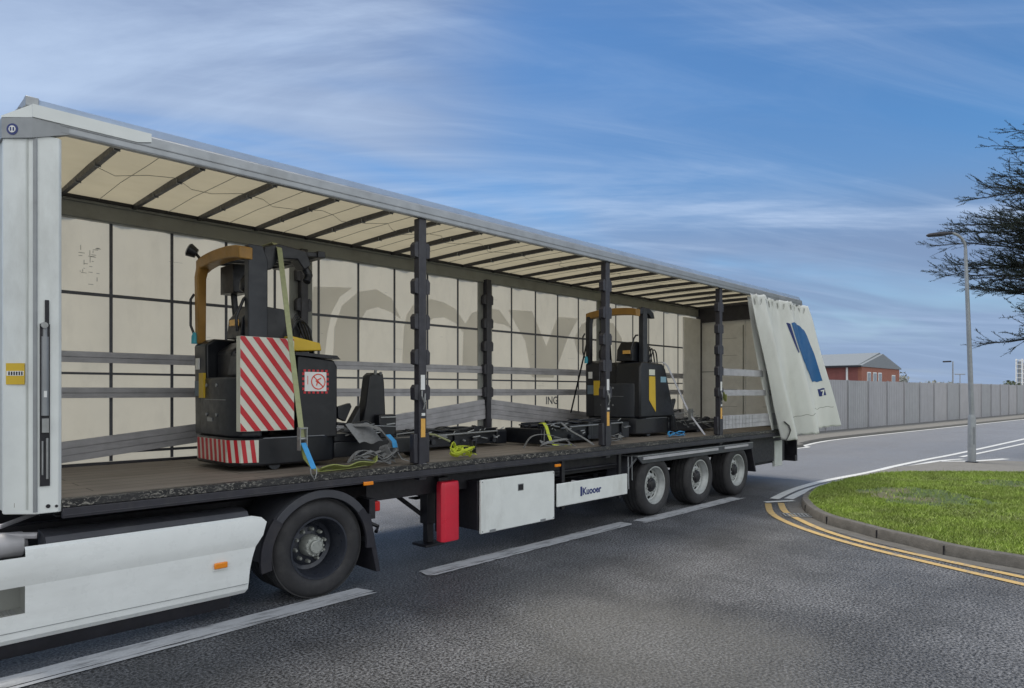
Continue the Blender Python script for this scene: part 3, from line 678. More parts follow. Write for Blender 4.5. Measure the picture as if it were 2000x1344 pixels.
g2 = MB().box(6.74, 8.35, YN+.02, YN+.05, .43, .735).build('side_guard', m_white, T, bevel=.01); g2['label'] = 'low white side guard panel with blue lettering'
tx = text_mb('Kuooer', .135, (7.27, YN+.0185, .535), bold=.004, depth=.0012); tx.build('lettering', m_navy, g2, smooth=0)
mb = MB(); mb.box(7.225, 7.265, YN+.0175, YN+.0195, .52, .65); mb.build('logo_mark', m_navy, g2, smooth=0)
mb = MB()
for x_ in (6.9, 8.2): mb.box(x_-.03, x_+.03, YN+.051, YN+.09, .38, 1.05)
mb.tube([(6.8, 5.9, .86), (8.3, 5.9, .86)], .02); mb.tube([(6.55, 6.3, .5), (8.6, 6.3, .5)], .05); mb.tube([(6.9, 6.1, .40), (7.2, 6.1, .33), (7.3, 6.1, .40)], .015)
mb.build('guard_frame', m_black, T)
# air tanks and inner clutter under the deck
at = MB(); at.tube([(5.5, 6.9, .72), (5.55, 6.9, .72), (6.6, 6.9, .72), (6.65, 6.9, .72)], [.06, .14, .14, .06], 16); at.build('air_tank', m_black, T)
# marker lamps
for px, py in ((718, 944), (1088, 909)):
    p = PY(px, py, YN-.02); ml = MB().box(p[0]-.055, p[0]+.055, YN-.045, YN-.0205, p[2]-.018, p[2]+.018).build('marker_lamp', m_amber, T, bevel=.006)
# front wall and corner posts
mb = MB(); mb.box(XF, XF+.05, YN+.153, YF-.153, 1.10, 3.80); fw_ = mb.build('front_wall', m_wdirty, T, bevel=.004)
def cpost(y0, sgn):
    # plan of the rounded corner post
    pl = [(XF+.0, y0+sgn*.22), (XF-.004, y0+sgn*.165), (XF+.004, y0+sgn*.148), (1.03, y0+sgn*.018), (1.043, y0+sgn*.004), (1.06, y0), (1.19, y0-sgn*.004), (1.21, y0+sgn*.012), (1.21, y0+sgn*.14), (1.08, y0+sgn*.22)]
    m_ = MB(); m_.prism(pl, 'z', 1.085, 3.77); return m_
cp = cpost(YN, 1).build('corner_post', m_white, T, smooth=25, bevel=.006); cpost(YF, -1).build('corner_post', m_white, T, smooth=25)
def chm(s_, o=0.): return (1.045-.697*s_-.717*o, YN+.717*s_-.697*o)
MB().prism([(1.036, YN-.001), (1.052, YN-.008), (1.062, YN-.006), (1.055, YN+.01)], 'z', 1.1, 3.76).build('post_seam', m_hdr, cp, smooth=0)
def chbox(s0, s1, o0, o1, z0, z1): return MB().prism([chm(s0, o0), chm(s1, o0), chm(s1, o1), chm(s0, o1)], 'z', z0, z1)
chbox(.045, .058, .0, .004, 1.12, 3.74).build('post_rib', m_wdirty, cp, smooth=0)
# tensioner slot
MB().box(1.075, 1.135, YN-.0105, YN-.0055, 1.28, 2.43).build('tensioner_slot', m_chas, cp, smooth=0)
MB().box(1.105, 1.13, YN-.0125, YN-.0055, 2.40, 2.60).build('slot_top', m_chas, cp, smooth=0)
tn = MB(); tn.cyl((1.106, YN-.004, 1.78), (1.106, YN-.004, 2.34), .024, 14); tn.cyl((1.106, YN-.004, 2.34), (1.106, YN-.004, 2.42), .016, 10); tn.build('tension_pole', m_hdr, cp)
tn = MB(); tn.box(1.085, 1.125, YN-.028, YN-.011, 1.66, 1.76); tn.cyl((1.118, YN-.012, 1.33), (1.118, YN-.012, 1.62), .008, 8); tn.cyl((1.09, YN-.012, 1.36), (1.09, YN-.012, 1.60), .006, 8); tn.cyl((1.10, YN-.03, 2.42), (1.10, YN+.0, 2.42), .022, 12); tn.build('ratchet', m_steel, cp)
MB().box(1.095, 1.113, YN-.0305, YN-.0285, 1.91, 1.955).build('sticker', m_pure, cp, smooth=0)
mb = MB(); mb.cyl((1.125, YN-.008, 1.135), (1.125, YN, 1.135), .014, 12); mb.cyl((1.175, YN-.008, 1.13), (1.175, YN, 1.13), .010, 12); mb.build('rivet_hole', m_chas, cp)
# yellow data plate on the front face
pl = chbox(.065, .195, .004, .008, 2.00, 2.15).build('data_plate', m_yel, T, smooth=0)
chbox(.07, .19, .0082, .0095, 2.062, 2.095).build('plate_strip', m_pure, pl, smooth=0)
mb = MB()
for i in range(6): q = chbox(.076+i*.018, .086+i*.018, .0097, .011, 2.066, 2.091); mb.add(q.v, q.f)
mb.build('plate_marks', m_chas, pl, smooth=0)
# header, cap and roof rails
mb = MB()
HDP = [(.885, YF-.14), (1.03, YF+.012), (1.25, YF+.012), (1.25, YF-.03), (1.06, YF-.03), (.93, YF-.17), (.93, YN+.17), (1.06, YN+.03), (1.25, YN+.03), (1.25, YN-.014), (1.03, YN-.014), (.875, YN+.14)]
HDP = HDP[:1]+HDP[1:-1]+[(.880, YN+.15)]
def hring(z): return [(x_, y_, z) for x_, y_ in HDP]
lowz = [3.73, 3.73, 3.81, 3.81, 3.73, 3.73, 3.73, 3.73, 3.81, 3.81, 3.73, 3.73]
k = len(HDP); mb.add([(HDP[i][0], HDP[i][1], lowz[i]) for i in range(k)]+hring(3.872), [tuple(range(k)), tuple(range(2*k-1, k-1, -1))]+[(i, (i+1) % k, k+(i+1) % k, k+i) for i in range(k)])
hd = mb.build('front_header', m_hdr, T, smooth=0)
mb = MB(); nv = Vector((-.717, -.697, 0)); c0 = chm(.142, .0155); c = Vector((c0[0], c0[1], 3.790)); mb.tube([c, c+nv*.004], .04, 32); lgm = mb.build('round_emblem', m_navy, hd)
mb = MB(); mb.tube([c+nv*.0042, c+nv*.006], .025, 10); mb.build('emblem_disc', m_pure, lgm)
for s_ in (.132, .152): chbox(s_-.005, s_+.005, .0217, .0228, 3.777, 3.803).build('emblem_mark', m_navy, lgm, smooth=0)
mb = MB(); mb.prism([(1.03, 3.874), (1.70, 3.874), (1.80, 3.90), (1.80, 3.965), (1.03, 3.965)], 'y', YN-.022, YN+.05)
a0, a1 = chm(.0, .018), chm(.22, .018); b0, b1 = chm(.0, -.05), chm(.22, -.05)
mb.add([(a0[0], a0[1], 3.874), (a1[0], a1[1], 3.874), (a1[0], a1[1], 3.885), (a0[0], a0[1], 3.965), (b0[0], b0[1], 3.874), (b1[0], b1[1], 3.874), (b1[0], b1[1], 3.885), (b0[0], b0[1], 3.965)], [(0, 1, 2, 3), (7, 6, 5, 4), (3, 2, 6, 7), (0, 4, 5, 1), (0, 3, 7, 4), (1, 5, 6, 2)])
mb.build('corner_cap', m_white, T, smooth=0)
mb = MB(); mb.prism([(YN-.01, 3.81), (YN+.045, 3.81), (YN+.06, 3.84), (YN+.09, 3.96), (YN+.03, 3.962), (YN-.004, 3.94), (YN-.012, 3.86)], 'x', 1.19, XR); rl = mb.build('roof_rail', m_alu, T, smooth=25)
mb = MB(); mb.box(1.2, XR, YN-.018, YN-.0125, 3.862, 3.870); mb.box(1.2, XR, YN-.016, YN-.0105, 3.815, 3.822); mb.build('rail_lip', m_hdr, rl, smooth=0)
mb = MB(); mb.prism([(YN+.03, 3.963), (YN+.12, 3.963), (YN+.12, 4.03), (YN+.06, 4.03)], 'x', 1.04, XR); mb.build('roof_edge', M('roof_edge_tarp', (.40, .50, .66), .35, var=.05, dirt=.2, trans=.3), T, smooth=0)
mb = MB(); mb.box(XF+.04, XR, YF-.09, YF-.02, 3.76, 3.96); mb.box(XF+.04, XR, YF-.11, YF-.092, 3.93, 3.955); mb.box(XF+.04, XR, YF-.10, YF-.0925, 3.77, 3.785); fr_ = mb.build('roof_rail', m_farrail, T, bevel=.004)
MB().box(XF+.04, XR, YF-.135, YF-.01, 3.957, 3.989).build('rail_track', m_chas, T, smooth=0)
# roof sheet
BX = [1.70+.685*i for i in range(20)]
def roof(u, v):
    x = 1.03+u*(XR-1.03); y = YN+.10+v*(YF-YN-.11)
    ph = ((x-1.70) % .685)/.685; sag = -.018*math.sin(PI*ph)*math.sin(PI*v)+.006*math.sin(x*17+y*5)*math.sin(y*9+x*3); crown = .03*math.sin(PI*v)
    return (x, y, 3.992+crown+sag)
MB().grid(roof, 260, 22).build('roof_sheet', m_roof, T, recalc=False)
mb = MB()
for i, x in enumerate(BX):
    if x > XR-.1: continue
    bw = MB(); bw.prism([(YN+.06, 3.945), (YF-.1, 3.945), (YF-.1, 3.985), (6.95, 4.005), (YN+.06, 3.985)], 'y' if False else 'x', x-.02, x+.02)
    o = bw.build('roof_bow', m_post, T, smooth=0)
    if i < 9:
        cl = MB()
        for y in (6.2, 6.75, 7.4): cl.box(x-.026, x+.026, y-.004, y+.004, 3.935, 3.975)
        cl.build('clip', m_alu, o, smooth=0)
    sm = x+.3425
    if sm < XR: mb.tube([(sm, YN+.07, 3.978), (sm+.01, 6.5, 3.988), (sm-.01, 7.3, 3.987), (sm, YF-.1, 3.975)], .0035, 4)
mb.tube([(1.7+.22*i, 6.9+.16*math.sin(i*1.7), 3.985-.012*(i % 3 == 1)) for i in range(58)], .003, 4)
mb.build('roof_seams', m_farrail, T, smooth=0)
# front top gear seen over the corner
mb = MB(); mb.box(1.0, 1.06, YN+.10, YF-.12, 3.975, 4.03); mb.box(1.0, 1.08, YN+.04, YN+.10, 3.967, 4.035); mb.build('front_roof_beam', m_alu, T, bevel=.004)
mb = MB(); mb.tube([(1.0, YN+.2, 3.98), (.93, YN+.6, 3.93), (.93, YF-.9, 3.93)], .018); mb.tube([(1.05, YN+.10, 4.03), (1.05, YN+.3, 4.07), (1.05, YF-.5, 4.07)], .005, 6); mb.build('lift_rod', m_alu, T)
# far curtain
def fc(u, v):
    x = XF+.06+u*(XR-XF-.1); z = 1.08+v*2.70
    return (x, YF-.025+.006*math.sin(x*10.13)+.004*math.sin(x*23+z*4), z)
FC = MB().grid(fc, 200, 24).build('curtain', m_tarp, T, recalc=False); FC['label'] = 'far side cream curtain with faded grey print'
mb = MB()
for i in range(21):
    x = 1.56+.62*i
    if x < XR-.1: mb.box(x-.016, x+.016, YF-.048, YF-.042, 1.2, 3.77)
mb.build('curtain_strap', m_strap, FC, smooth=0)
mb = MB(); mb.box(XF+.1, XR-.1, YF-.052, YF-.0485, 2.965, 3.0); mb.box(XF+.1, XR-.1, YF-.052, YF-.0485, 2.13, 2.155); mb.box(XF+.1, XR-.1, YF-.052, YF-.0485, 1.28, 1.31); mb.build('cross_strap', m_strap, FC, smooth=0)
YG = YF-.0395
def ghost(lst):
    mb = MB(); mb.add([PY(a, b, YG) for a, b in lst], [tuple(range(len(lst)))]); return mb
G = MB()
for lst in ([(612, 560), (688, 562), (664, 580), (648, 610), (640, 650), (632, 712), (606, 712), (608, 590)],
            [(650, 714), (653, 640), (668, 597), (700, 570), (735, 565), (765, 583), (783, 623), (762, 609), (738, 600), (716, 606), (703, 628), (700, 714)],
            [(785, 719), (789, 640), (794, 616), (806, 597), (841, 584), (868, 591), (890, 604), (909, 632), (922, 611), (949, 602), (975, 605), (1003, 645), (985, 634), (962, 630), (942, 646), (930, 719), (903, 719), (905, 650), (890, 631), (868, 620), (846, 622), (822, 642), (815, 719)],
            [(992, 605), (1039, 608), (1067, 676), (1089, 619), (1129, 622), (1108, 662), (1081, 738), (1039, 737), (1026, 667)],
            [(1158, 622), (1136, 634), (1121, 662), (1128, 690), (1150, 702), (1160, 694), (1146, 680), (1142, 662), (1150, 644), (1170, 632), (1186, 644), (1195, 668), (1196, 700), (1180, 728), (1150, 745), (1178, 748), (1206, 734), (1222, 700), (1214, 660), (1198, 632)]):
    m_ = ghost(lst); G.add(m_.v, m_.f)
G.build('faded_print', m_ghost, FC, smooth=0)
tx = text_mb('ING', .20, (9.28, YG-.003, 1.72), depth=.001, bold=.002); tx.build('small_print', m_strap, FC, smooth=0)
# scuff writing on the first panel
rs = random.Random(5); mb = MB()
for i in range(26):
    x = 1.95+rs.uniform(-.08, .1); z = rs.choice((3.45, 3.4, 3.3, 3.22, 3.1))+rs.uniform(-.03, .03); l_ = rs.uniform(.01, .06)
    if rs.random() < .5: mb.box(x, x+l_, YG-.002, YG, z, z+.005)
    else: mb.box(x, x+.005, YG-.002, YG, z, z+l_)
for i in range(28):
    x = rs.uniform(1.5, 10.5); z = rs.uniform(1.5, 3.6); l_ = rs.uniform(.02, .22)
    mb.box(x, x+l_, YG-.002, YG, z, z+.0025)
mb.build('scuffs', m_farrail, FC, smooth=0)
# posts with board pockets
def post(x, y, side, foot=True):
    m_ = MB(); m_.box(x-.05, x+.05, y-.045, y+.045, 1.0 if foot else 1.17, 3.81)
    o = m_.build('post', m_post, T, bevel=.006)
    m_ = MB()
    for z in (3.47, 3.08, 2.70, 2.32, 1.94):
        for s_ in (-1, 1):
            xx = x+s_*.052; m_.prism([(xx, z-.085), (xx+s_*.05, z-.075), (xx+s_*.055, z+.05), (xx+s_*.03, z+.085), (xx, z+.085)], 'y', y-.04, y+.04)
    m_.build('board_pocket', m_post, o, smooth=0, bevel=.004)
    if foot:
        m_ = MB(); m_.box(x-.105, x-.0515, y-.03, y+.05, 1.18, 1.50); m_.box(x+.0515, x+.105, y-.03, y+.05, 1.18, 1.50); m_.box(x-.04, x+.04, y-.06, y-.0475, 1.02, 1.13); m_.build('post_foot', m_post, o, bevel=.008)
        m_ = MB(); m_.box(x-.028, x+.03, y-.05, y-.0465, 1.46, 1.66); r_ = m_.build('reflector', m_orange, o, smooth=0)
        m_ = MB(); m_.box(x-.03, x+.025, y-.05, y-.0465, 1.97, 2.13); m_.box(x-.02, x+.025, y-.055, y-.0465, 1.69, 1.72); m_.build('label_plate', m_pure, o, smooth=0)
        m_ = MB(); m_.tube([(x-.02, y-.055, 1.96), (x-.035, y-.075, 1.90), (x+.01, y-.07, 1.82), (x+.0, y-.055, 1.76)], .008, 8); m_.cyl((x+.02, y-.055, 1.93), (x+.02, y-.055, 1.84), .012, 8); m_.build('post_latch', m_steel, o)
    return o
for x in (4.51, 7.86, 11.29): post(x, YN+.065, 1)
for x in (4.39, 7.72, 10.96): 
    MB().box(x-.16, x+.16, YF-.075, YF-.055, 1.17, 3.76).build('post_cover', m_farrail, T, smooth=0)
    post(x, YF-.125, -1, False)
# boards on the far side
def board(x0, x1, y, zc0, zc1, h_, n_=1, mt=m_slat, nm='side_board'):
    m_ = MB(); L_ = math.hypot(x1-x0, zc1-zc0); a_ = math.atan2(zc1-zc0, x1-x0)
    for i in range(n_):
        o_ = -h_/2+h_*i/n_; tm = Matrix.Translation(((x0+x1)/2, y, (zc0+zc1)/2)) @ Matrix.Rotation(-a_, 4, 'Y')
        m_.box(-L_/2, L_/2, -.012, .012, o_+.003, o_+h_/n_-.003, tm); m_.box(-L_/2, L_/2, .0, .010, o_+h_/n_-.004, o_+h_/n_+.004, tm)
    return m_.build(nm, mt, T, smooth=0, bevel=.002)
bays = [(1.2, 4.34), (4.44, 7.67), (7.77, 10.91), (11.01, 14.8)]
for i, (a, b) in enumerate(bays):
    board(a, b, YF-.1, 2.31, 2.31, .115, 2); board(a, b, YF-.1, 1.935, 1.935, .11, 2)
board(1.2, 4.34, YF-.12, 1.27, 1.60, .215, 3); board(4.44, 7.67, YF-.12, 1.28, 1.66, .32, 4); board(7.77, 10.91, YF-.12, 1.66, 1.33, .32, 4); board(11.01, 14.8, YF-.12, 1.42, 1.42, .25, 3)
# boards left in the rearmost near bay
for z, h_, n_ in ((2.305, .125, 1), (1.925, .11, 1), (1.385, .245, 3)): board(11.42, 14.75, YN+.06, z, z, h_, n_)
m_ = MB()
for i in range(9): m_.box(11.5+i*.14, 11.503+i*.14, YN+.044, YN+.0475, 1.27, 1.5)
m_.build('board_scuffs', m_farrail, T, smooth=0)
# rear frame and doors seen from inside
mb = MB()
for y0, y1 in ((YN+.02, YN+.14), (YF-.14, YF-.02)): mb.box(XR-.14, XR, y0, y1, 1.0, 3.96)
mb.box(XR-.14, XR, YN+.14, YF-.14, 3.62, 3.985); mb.box(XR-.14, XR, YN+.14, YF-.14, 1.0, ZF+.02)
mb.build('rear_frame', m_post, T, bevel=.005)
for i, (y0, y1) in enumerate(((YN+.145, 6.945), (6.955, YF-.145))):
    d_ = MB().box(XR-.07, XR-.02, y0, y1, ZF+.025, 3.615).build('rear_door', m_rdoor, T, smooth=0)
    mb = MB(); mb.box(XR-.09, XR-.072, y0+.04, y0+.055, 1.3, 3.5); mb.box(XR-.09, XR-.072, y0, y1, 2.42, 2.435)
    for z in (1.6, 2.0, 2.8, 3.2): mb.box(XR-.075, XR-.0715, y0+.2, y0+.7, z, z+.006)
    mb.build('door_trim', m_farrail, d_, smooth=0)
mb = MB(); mb.box(XR-.9, XR-.14, YF-.14, YF-.1, 1.17, 3.7); mb.build('rear_lining', m_rdoor, T, smooth=0)
mb = MB(); mb.tube([(XR-.12, 6.35, 3.0), (XR-.14, 6.3, 3.02), (XR-.14, 6.2, 2.4)], .015); mb.build('door_rod', m_black, T)
# rear bumper
mb = MB(); mb.box(XR-.05, XR+.08, YN+.12, YF-.1, .42, .56); mb.box(XR-.03, XR+.02, YN+.1, YF-.1, .56, 1.03); mb.build('rear_bumper', m_black, T, bevel=.01)
MB().box(13.9, 14.28, YN+.14, YN+.20, .38, .92).build('bumper_plate', m_wdirty, T, bevel=.01)
mb = MB(); mb.box(13.0, 14.6, YN+.22, YN+.8, .45, 1.04); mb.box(12.75, 13.9, YN+.15, YN+.2, .5, 1.03); mb.build('rear_underbody', m_chas, T, bevel=.02)
mb = MB(); mb.tube([(14.05, YN-.01, 1.07), (14.08, YN-.02, .98), (14.12, YN-.02, .86)], .01); mb.build('strap_tail', m_flap, T)
# trailer fender over the three axles
mb = MB(); mb.box(8.62, 12.6, YN+.02, YN+.5, .955, .975); mb.build('fender_top', m_hdr, T, bevel=.004)
mb = MB(); mb.prism([(8.62, .95), (8.75, .845), (12.5, .845), (12.6, .87), (12.6, .95)], 'y', YN+.02, YN+.05); mb.prism([(8.62, .95), (8.42, .80), (8.40, .60), (8.43, .60), (8.45, .79), (8.70, .95)], 'y', YN+.05, YN+.45); mb.build('fender', m_fend, T, bevel=.004)
mb = MB(); mb.box(8.75, 11.15, YN+.0, YN+.018, .905, .95); mb.box(11.4, 12.35, YN+.0, YN+.018, .91, .95); mb.build('fender_strip', m_slat, T)
mb = MB(); mb.prism([(12.56, .93), (12.62, .93), (12.80, .38), (12.76, .38)], 'y', YN+.05, YN+.46); mb.build('mudflap', m_flap, T)
mb = MB(); mb.tube([(8.36, YN+.02, .98), (8.38, YN+.02, .5)], .008); mb.tube([(8.46, YN+.02, .98), (8.47, YN+.02, .62)], .006); mb.build('hanger_rod', m_alu, T)
# axles
mb = MB()
for x in (9.17, 10.60, 12.02): mb.cyl((x, 5.95, .475), (x, 8.0, .475), .075); mb.box(x-.5, x+.1, 6.5, 6.6, .5, .7); mb.box(x-.5, x+.1, 7.3, 7.4, .5, .7)
mb.build('axle', m_chas, T)
# ------------------------------------------------------------------ wheels
def tyre_mb(R_, ri, w_, y0=0.):
    h_ = w_/2; p = [(ri, -h_+.03), (ri+.015, -h_+.012), (ri+.05, -h_), (R_-.07, -h_+.004), (R_-.035, -h_+.018), (R_-.012, -h_+.04), (R_, -h_+.06)]
    gr = []
    for g_ in (-.1, -.035, .035, .1): gr += [(R_, g_-.007), (R_-.012, g_-.005), (R_-.012, g_+.005), (R_, g_+.007)]
    p = p+gr+[(a, -b) for a, b in reversed(p)]
    return MB().lathe([(a, b+y0) for a, b in p], n=72)
def trailer_wheel(x):
    ri = .292
    m_ = MB(); p = [(ri+.004, -.158), (ri+.006, -.172), (ri-.012, -.172), (ri-.02, -.15), (ri-.03, -.12), (ri-.045, -.10), (ri-.05, -.07), (.225, -.062), (.178, -.088), (.16, -.094), (.115, -.094), (.113, -.05)]
    m_.lathe(p, n=60, skip=lambda i, j: i == 7 and j % 6 in (0, 1, 2))
    for i in range(10):
        a = 2*PI*(i+.5)/10; c = (.138*math.cos(a), -.094, .138*math.sin(a)); m_.tube([c, (c[0], -.118, c[2])], .012, 6)
    wh = m_.build('wheel', m_rim, None); wh.parent = T; wh.location = Vector((x, YN+.02+.215, .475))-T.location
    sv = T.location.copy()
    def sub(mb_, nm, mt, **k):
        o = mb_.build(nm, mt, None, **k); o.parent = wh; return o
    sub(tyre_mb(.475, ri, .385), 'tyre', m_rubber)
    h_ = MB().lathe([(.0, -.145), (.05, -.145), (.075, -.138), (.085, -.12), (.105, -.112), (.112, -.09), (.112, .0)], n=28)
    for i in range(8): a = 2*PI*i/8; c = (.09*math.cos(a), -.115, .09*math.sin(a)); h_.tube([c, (c[0], -.126, c[2])], .008, 6)
    sub(h_, 'hub', m_black)
    sub(MB().lathe([(.10, -.03), (.24, -.02), (.285, .0), (.29, .17), (.1, .17)], n=40), 'brake_drum', m_chas)
    return wh
w0 = trailer_wheel(9.17)
for i, x in enumerate((10.60, 12.02)):
    w1 = copy_tree(w0, T); w1.location = Vector((x, w0.location.y+T.location.y, .475))-T.location; w1.rotation_euler = (0, .4+i, 0)
for x in (9.17, 10.60, 12.02):
    w1 = copy_tree(w0, T); w1.location = Vector((x, YF-.235, .475))-T.location; w1.rotation_euler = (0, 0, PI)

# ------------------------------------------------------------------ gathered near curtain
def cur(s, t):
    """s 0..1 front to rear, t 0..1 top to bottom"""
    xt = 12.34+s*(15.08-12.34); xb = 13.60+s*(15.78-13.60)
    e = t**.95; x = xt+(xb-xt)*e
    fold = .115*math.cos((s-.12)*2*PI*2.15)*-1+.028*math.sin(s*2*PI*4.3+1.+1.5*t)+.010*math.sin(s*31+t*3.)
    amp = .55+.9*t*(1-.3*s)
    z = 3.83-.02*math.sin(s*50)**2+(0.975+.23*s**1.6-3.83)*t
    y = YN-.055-.10*t-.28*t*s*s+fold*amp+.01*math.sin(t*9+s*17)
    # crumpled heading
    if t < .12: y += .02*math.sin(s*90)*(1-t/.12); x += .03*math.sin(s*60)*(1-t/.12)
    return (x, y, z)
CU = MB().grid(cur, 150, 60).build('curtain', m_curt, T, solid=.004, recalc=False, smooth=60); CU['label'] = 'near side cream curtain gathered at the rear, with blue print'
def inner(s, t):
    x = 12.42+s*.9+(1.15)*t; return (x, YN+.06+.03*math.sin(s*14+t*4), 3.8+(1.0-3.8)*t)
MB().grid(inner, 20, 30).build('curtain_lining', m_curt, CU, solid=.003, recalc=False)
def cur_off(s, t, o=.008):
    p = Vector(cur(s, t)); a = Vector(cur(s+.004, t))-p; b = Vector(cur(s, t+.004))-p; nn = a.cross(b).normalized()
    if nn.y > 0: nn = -nn
    return tuple(p+nn*o)
def patch(f0, f1, t0, t1, nu=26, nv=30, o=.008):
    return MB().grid(lambda u, v: cur_off(f0(t0+(t1-t0)*v)+(f1(t0+(t1-t0)*v)-f0(t0+(t1-t0)*v))*u, t0+(t1-t0)*v, o), nu, nv)
def s_at(px, t):
    lo, hi = 0., 1.
    for _ in range(30):
        m = (lo+hi)/2; p = cur(m, t); d = CA*p[0]+SA*p[1]; q = 1000+F*(SA*p[0]-CA*p[1])/d
        if q < px: lo = m
        else: hi = m
    return (lo+hi)/2
def lerp_tab(tab, t):
    for (a, b), (c, d) in zip(tab, tab[1:]):
        if t <= c: return b+(d-b)*(t-a)/(c-a)
    return tab[-1][1]
bl = [(.16, 1545), (.35, 1560), (.62, 1586)]; br_ = [(.16, 1556), (.175, 1563), (.20, 1569), (.25, 1576), (.40, 1590), (.62, 1606)]
_c = {}
def edge(tab, t):
    k_ = (id(tab), round(t, 5))
    if k_ not in _c: _c[k_] = min(.985, s_at(lerp_tab(tab, t), t))
    return _c[k_]
mb = patch(lambda t: edge(bl, t), lambda t: edge(br_, t), .16, .62, 40, 60, .012); mb.build('blue_print', m_blue, CU, recalc=False)
sl0 = [(.165, 1535), (.38, 1559)]; sl1 = [(.165, 1543), (.38, 1561)]
mb = patch(lambda t: edge(sl0, t), lambda t: edge(sl1, t), .165, .38, 4, 20); mb.build('blue_sliver', m_navy, CU, recalc=False)
sa, sb = s_at(1599, .73), s_at(1613, .73)
mb = patch(lambda t: sa, lambda t: sb, .68, .74, 8, 6); sq = mb.build('number_square', m_navy, CU, recalc=False)
a7 = Vector(cur_off(sa*.6+sb*.4, .735, .014)); ux = (Vector(cur_off(sb, .735, .014))-a7).normalized(); uy = (Vector(cur_off(sa*.6+sb*.4, .69, .014))-a7).normalized()
text_mb('7', .17, a7, ux, uy, depth=.0015, bold=.006).build('numeral', m_pure, CU, smooth=0)
mb = MB()
for s0 in (.035, .36):
    mb.ribbon([cur_off(s0+.02*math.sin(k), .86+.035*k, .02) for k in range(5)], .05, (1, 0, .2), .006)
mb.build('curtain_buckle', m_black, CU)
mb = MB(); mb.grid(lambda u, v: cur_off(.3+.68*u, .86+.004*math.sin(u*40)+.004*v-.03*u, .006), 70, 1); mb.build('curtain_hem', m_farrail, CU, recalc=False)
mb = MB()
for i in range(14):
    s0 = .03+i*.07; a = Vector(cur_off(s0, .03, .01)); mb.ribbon([a+Vector((0, 0, .02)), a+Vector((.02*(-1)**i, -.01, -.05)), a+Vector((.045*(-1)**i, 0, -.10))], .02, (1, 0, .3), .004)
mb.build('curtain_runner', m_farrail, CU)

# ================================================================== TRACTOR
K = thing('tractor_unit', (.5, 6.95, 0), 'white truck tractor unit coupled under the front of the trailer', 'truck')
# side skirt swept: section rows in z, station columns in x
zr = [.20, .235, .30, .405, .50, .594, .645, .69, .80, .845, .865]
yr = [5.735, 5.708, 5.700, 5.698, 5.696, 5.695, 5.682, 5.677, 5.683, 5.690, 5.712]
rear = [2.57, 2.585, 2.59, 2.60, 2.62, 2.65, 2.68, 2.71, 2.745, 2.70, 2.62]
xs = [-2.0, -1.2, -.3, .35, .99, 1.4, 1.8, 2.2, 2.45, None]
mb = MB(); vs = []
for x in xs:
    for j, z in enumerate(zr):
        X_ = rear[j] if x is None else x; crease = 0
        vs.append((X_, yr[j]+(.008 if x is None else 0), z+(.0 if X_ > 1.0 else (0 if z < .8 else 0))))
nr = len(zr); fs = []
for i in range(len(xs)-1):
    for j in range(nr-1):
        if i == 3 and j in (3, 4) or (i < 4 and j > 7): continue
        fs.append((i*nr+j, (i+1)*nr+j, (i+1)*nr+j+1, i*nr+j+1))
mb.add(vs, fs); n0 = len(mb.v); e0 = (len(xs)-1)*nr
mb.add([mb.v[e0+j] for j in range(nr)]+[(mb.v[e0+j][0]-.01, mb.v[e0+j][1]+.05, mb.v[e0+j][2]) for j in range(nr)], [(j, nr+j, nr+j+1, j+1) for j in range(nr-1)])
sk = mb.build('side_skirt', m_skirt, K, smooth=12, recalc=False)
MB().box(-2., 2.575, 5.6975, 5.7035, .283, .287).build('skirt_seam', m_hdr, K, smooth=0)
st_ = MB(); st_.box(.30, 1.02, 5.745, 5.93, .37, .39); st_.box(.30, 1.02, 5.93, 5.94, .37, .62); st_.box(1.0, 1.02, 5.75, 5.93, .391, .62); st_.build('step_box', m_farrail, K, smooth=0)
st_ = MB()
for i in range(14): st_.box(.38+i*.042, .40+i*.042, 5.73, 5.9, .3905, .398)
st_.build('step_tread', m_steel, K, smooth=0)
mb = MB(); mb.prism([(5.73, .866), (5.76, .905), (5.86, .925), (6.0, .925), (6.0, .80), (5.76, .80)], 'x', 1.12, 2.60); mb.build('skirt_cover', m_fend, K, smooth=30)
mb = MB(); mb.prism([(5.755, .20), (5.78, .09), (5.84, .07), (5.95, .20)], 'x', -2.0, 2.45); mb.build('lower_apron', m_chas, K, smooth=20)
mb = MB(); mb.box(2.285, 2.395, 5.672, 5.694, .465, .515); ml = mb.build('marker_lamp', m_amber, K, bevel=.008)
mb = MB(); mb.box(2.28, 2.40, 5.685, 5.6965, .45, .463); mb.build('lamp_bezel', m_white, ml, smooth=0)
# tanks and frame
mb = MB()
for y in (6.5, 7.4): mb.box(-4.6, 4.35, y-.05, y+.05, .68, .90)
mb.box(.2, 2.5, 5.98, 6.4, .3, .82); mb.build('frame', m_chas, K, bevel=.01)
mb = MB(); mb.tube([(.55, 5.98, .86), (.6, 5.98, .86), (1.02, 5.98, .84), (1.05, 5.98, .84)], [.05, .09, .09, .05], 14); mb.tube([(.4, 6.1, 1.0), (.8, 6.02, .92), (1.1, 5.9, .9)], .025); mb.tube([(.3, 6.3, 1.05), (.9, 6.0, .98), (1.15, 6.2, 1.02)], .018); mb.build('air_tank', m_slat, K)
mb = MB(); mb.box(2.2, 3.7, 6.55, 7.35, .90, .955); mb.build('fifth_wheel', m_black, K, bevel=.01)
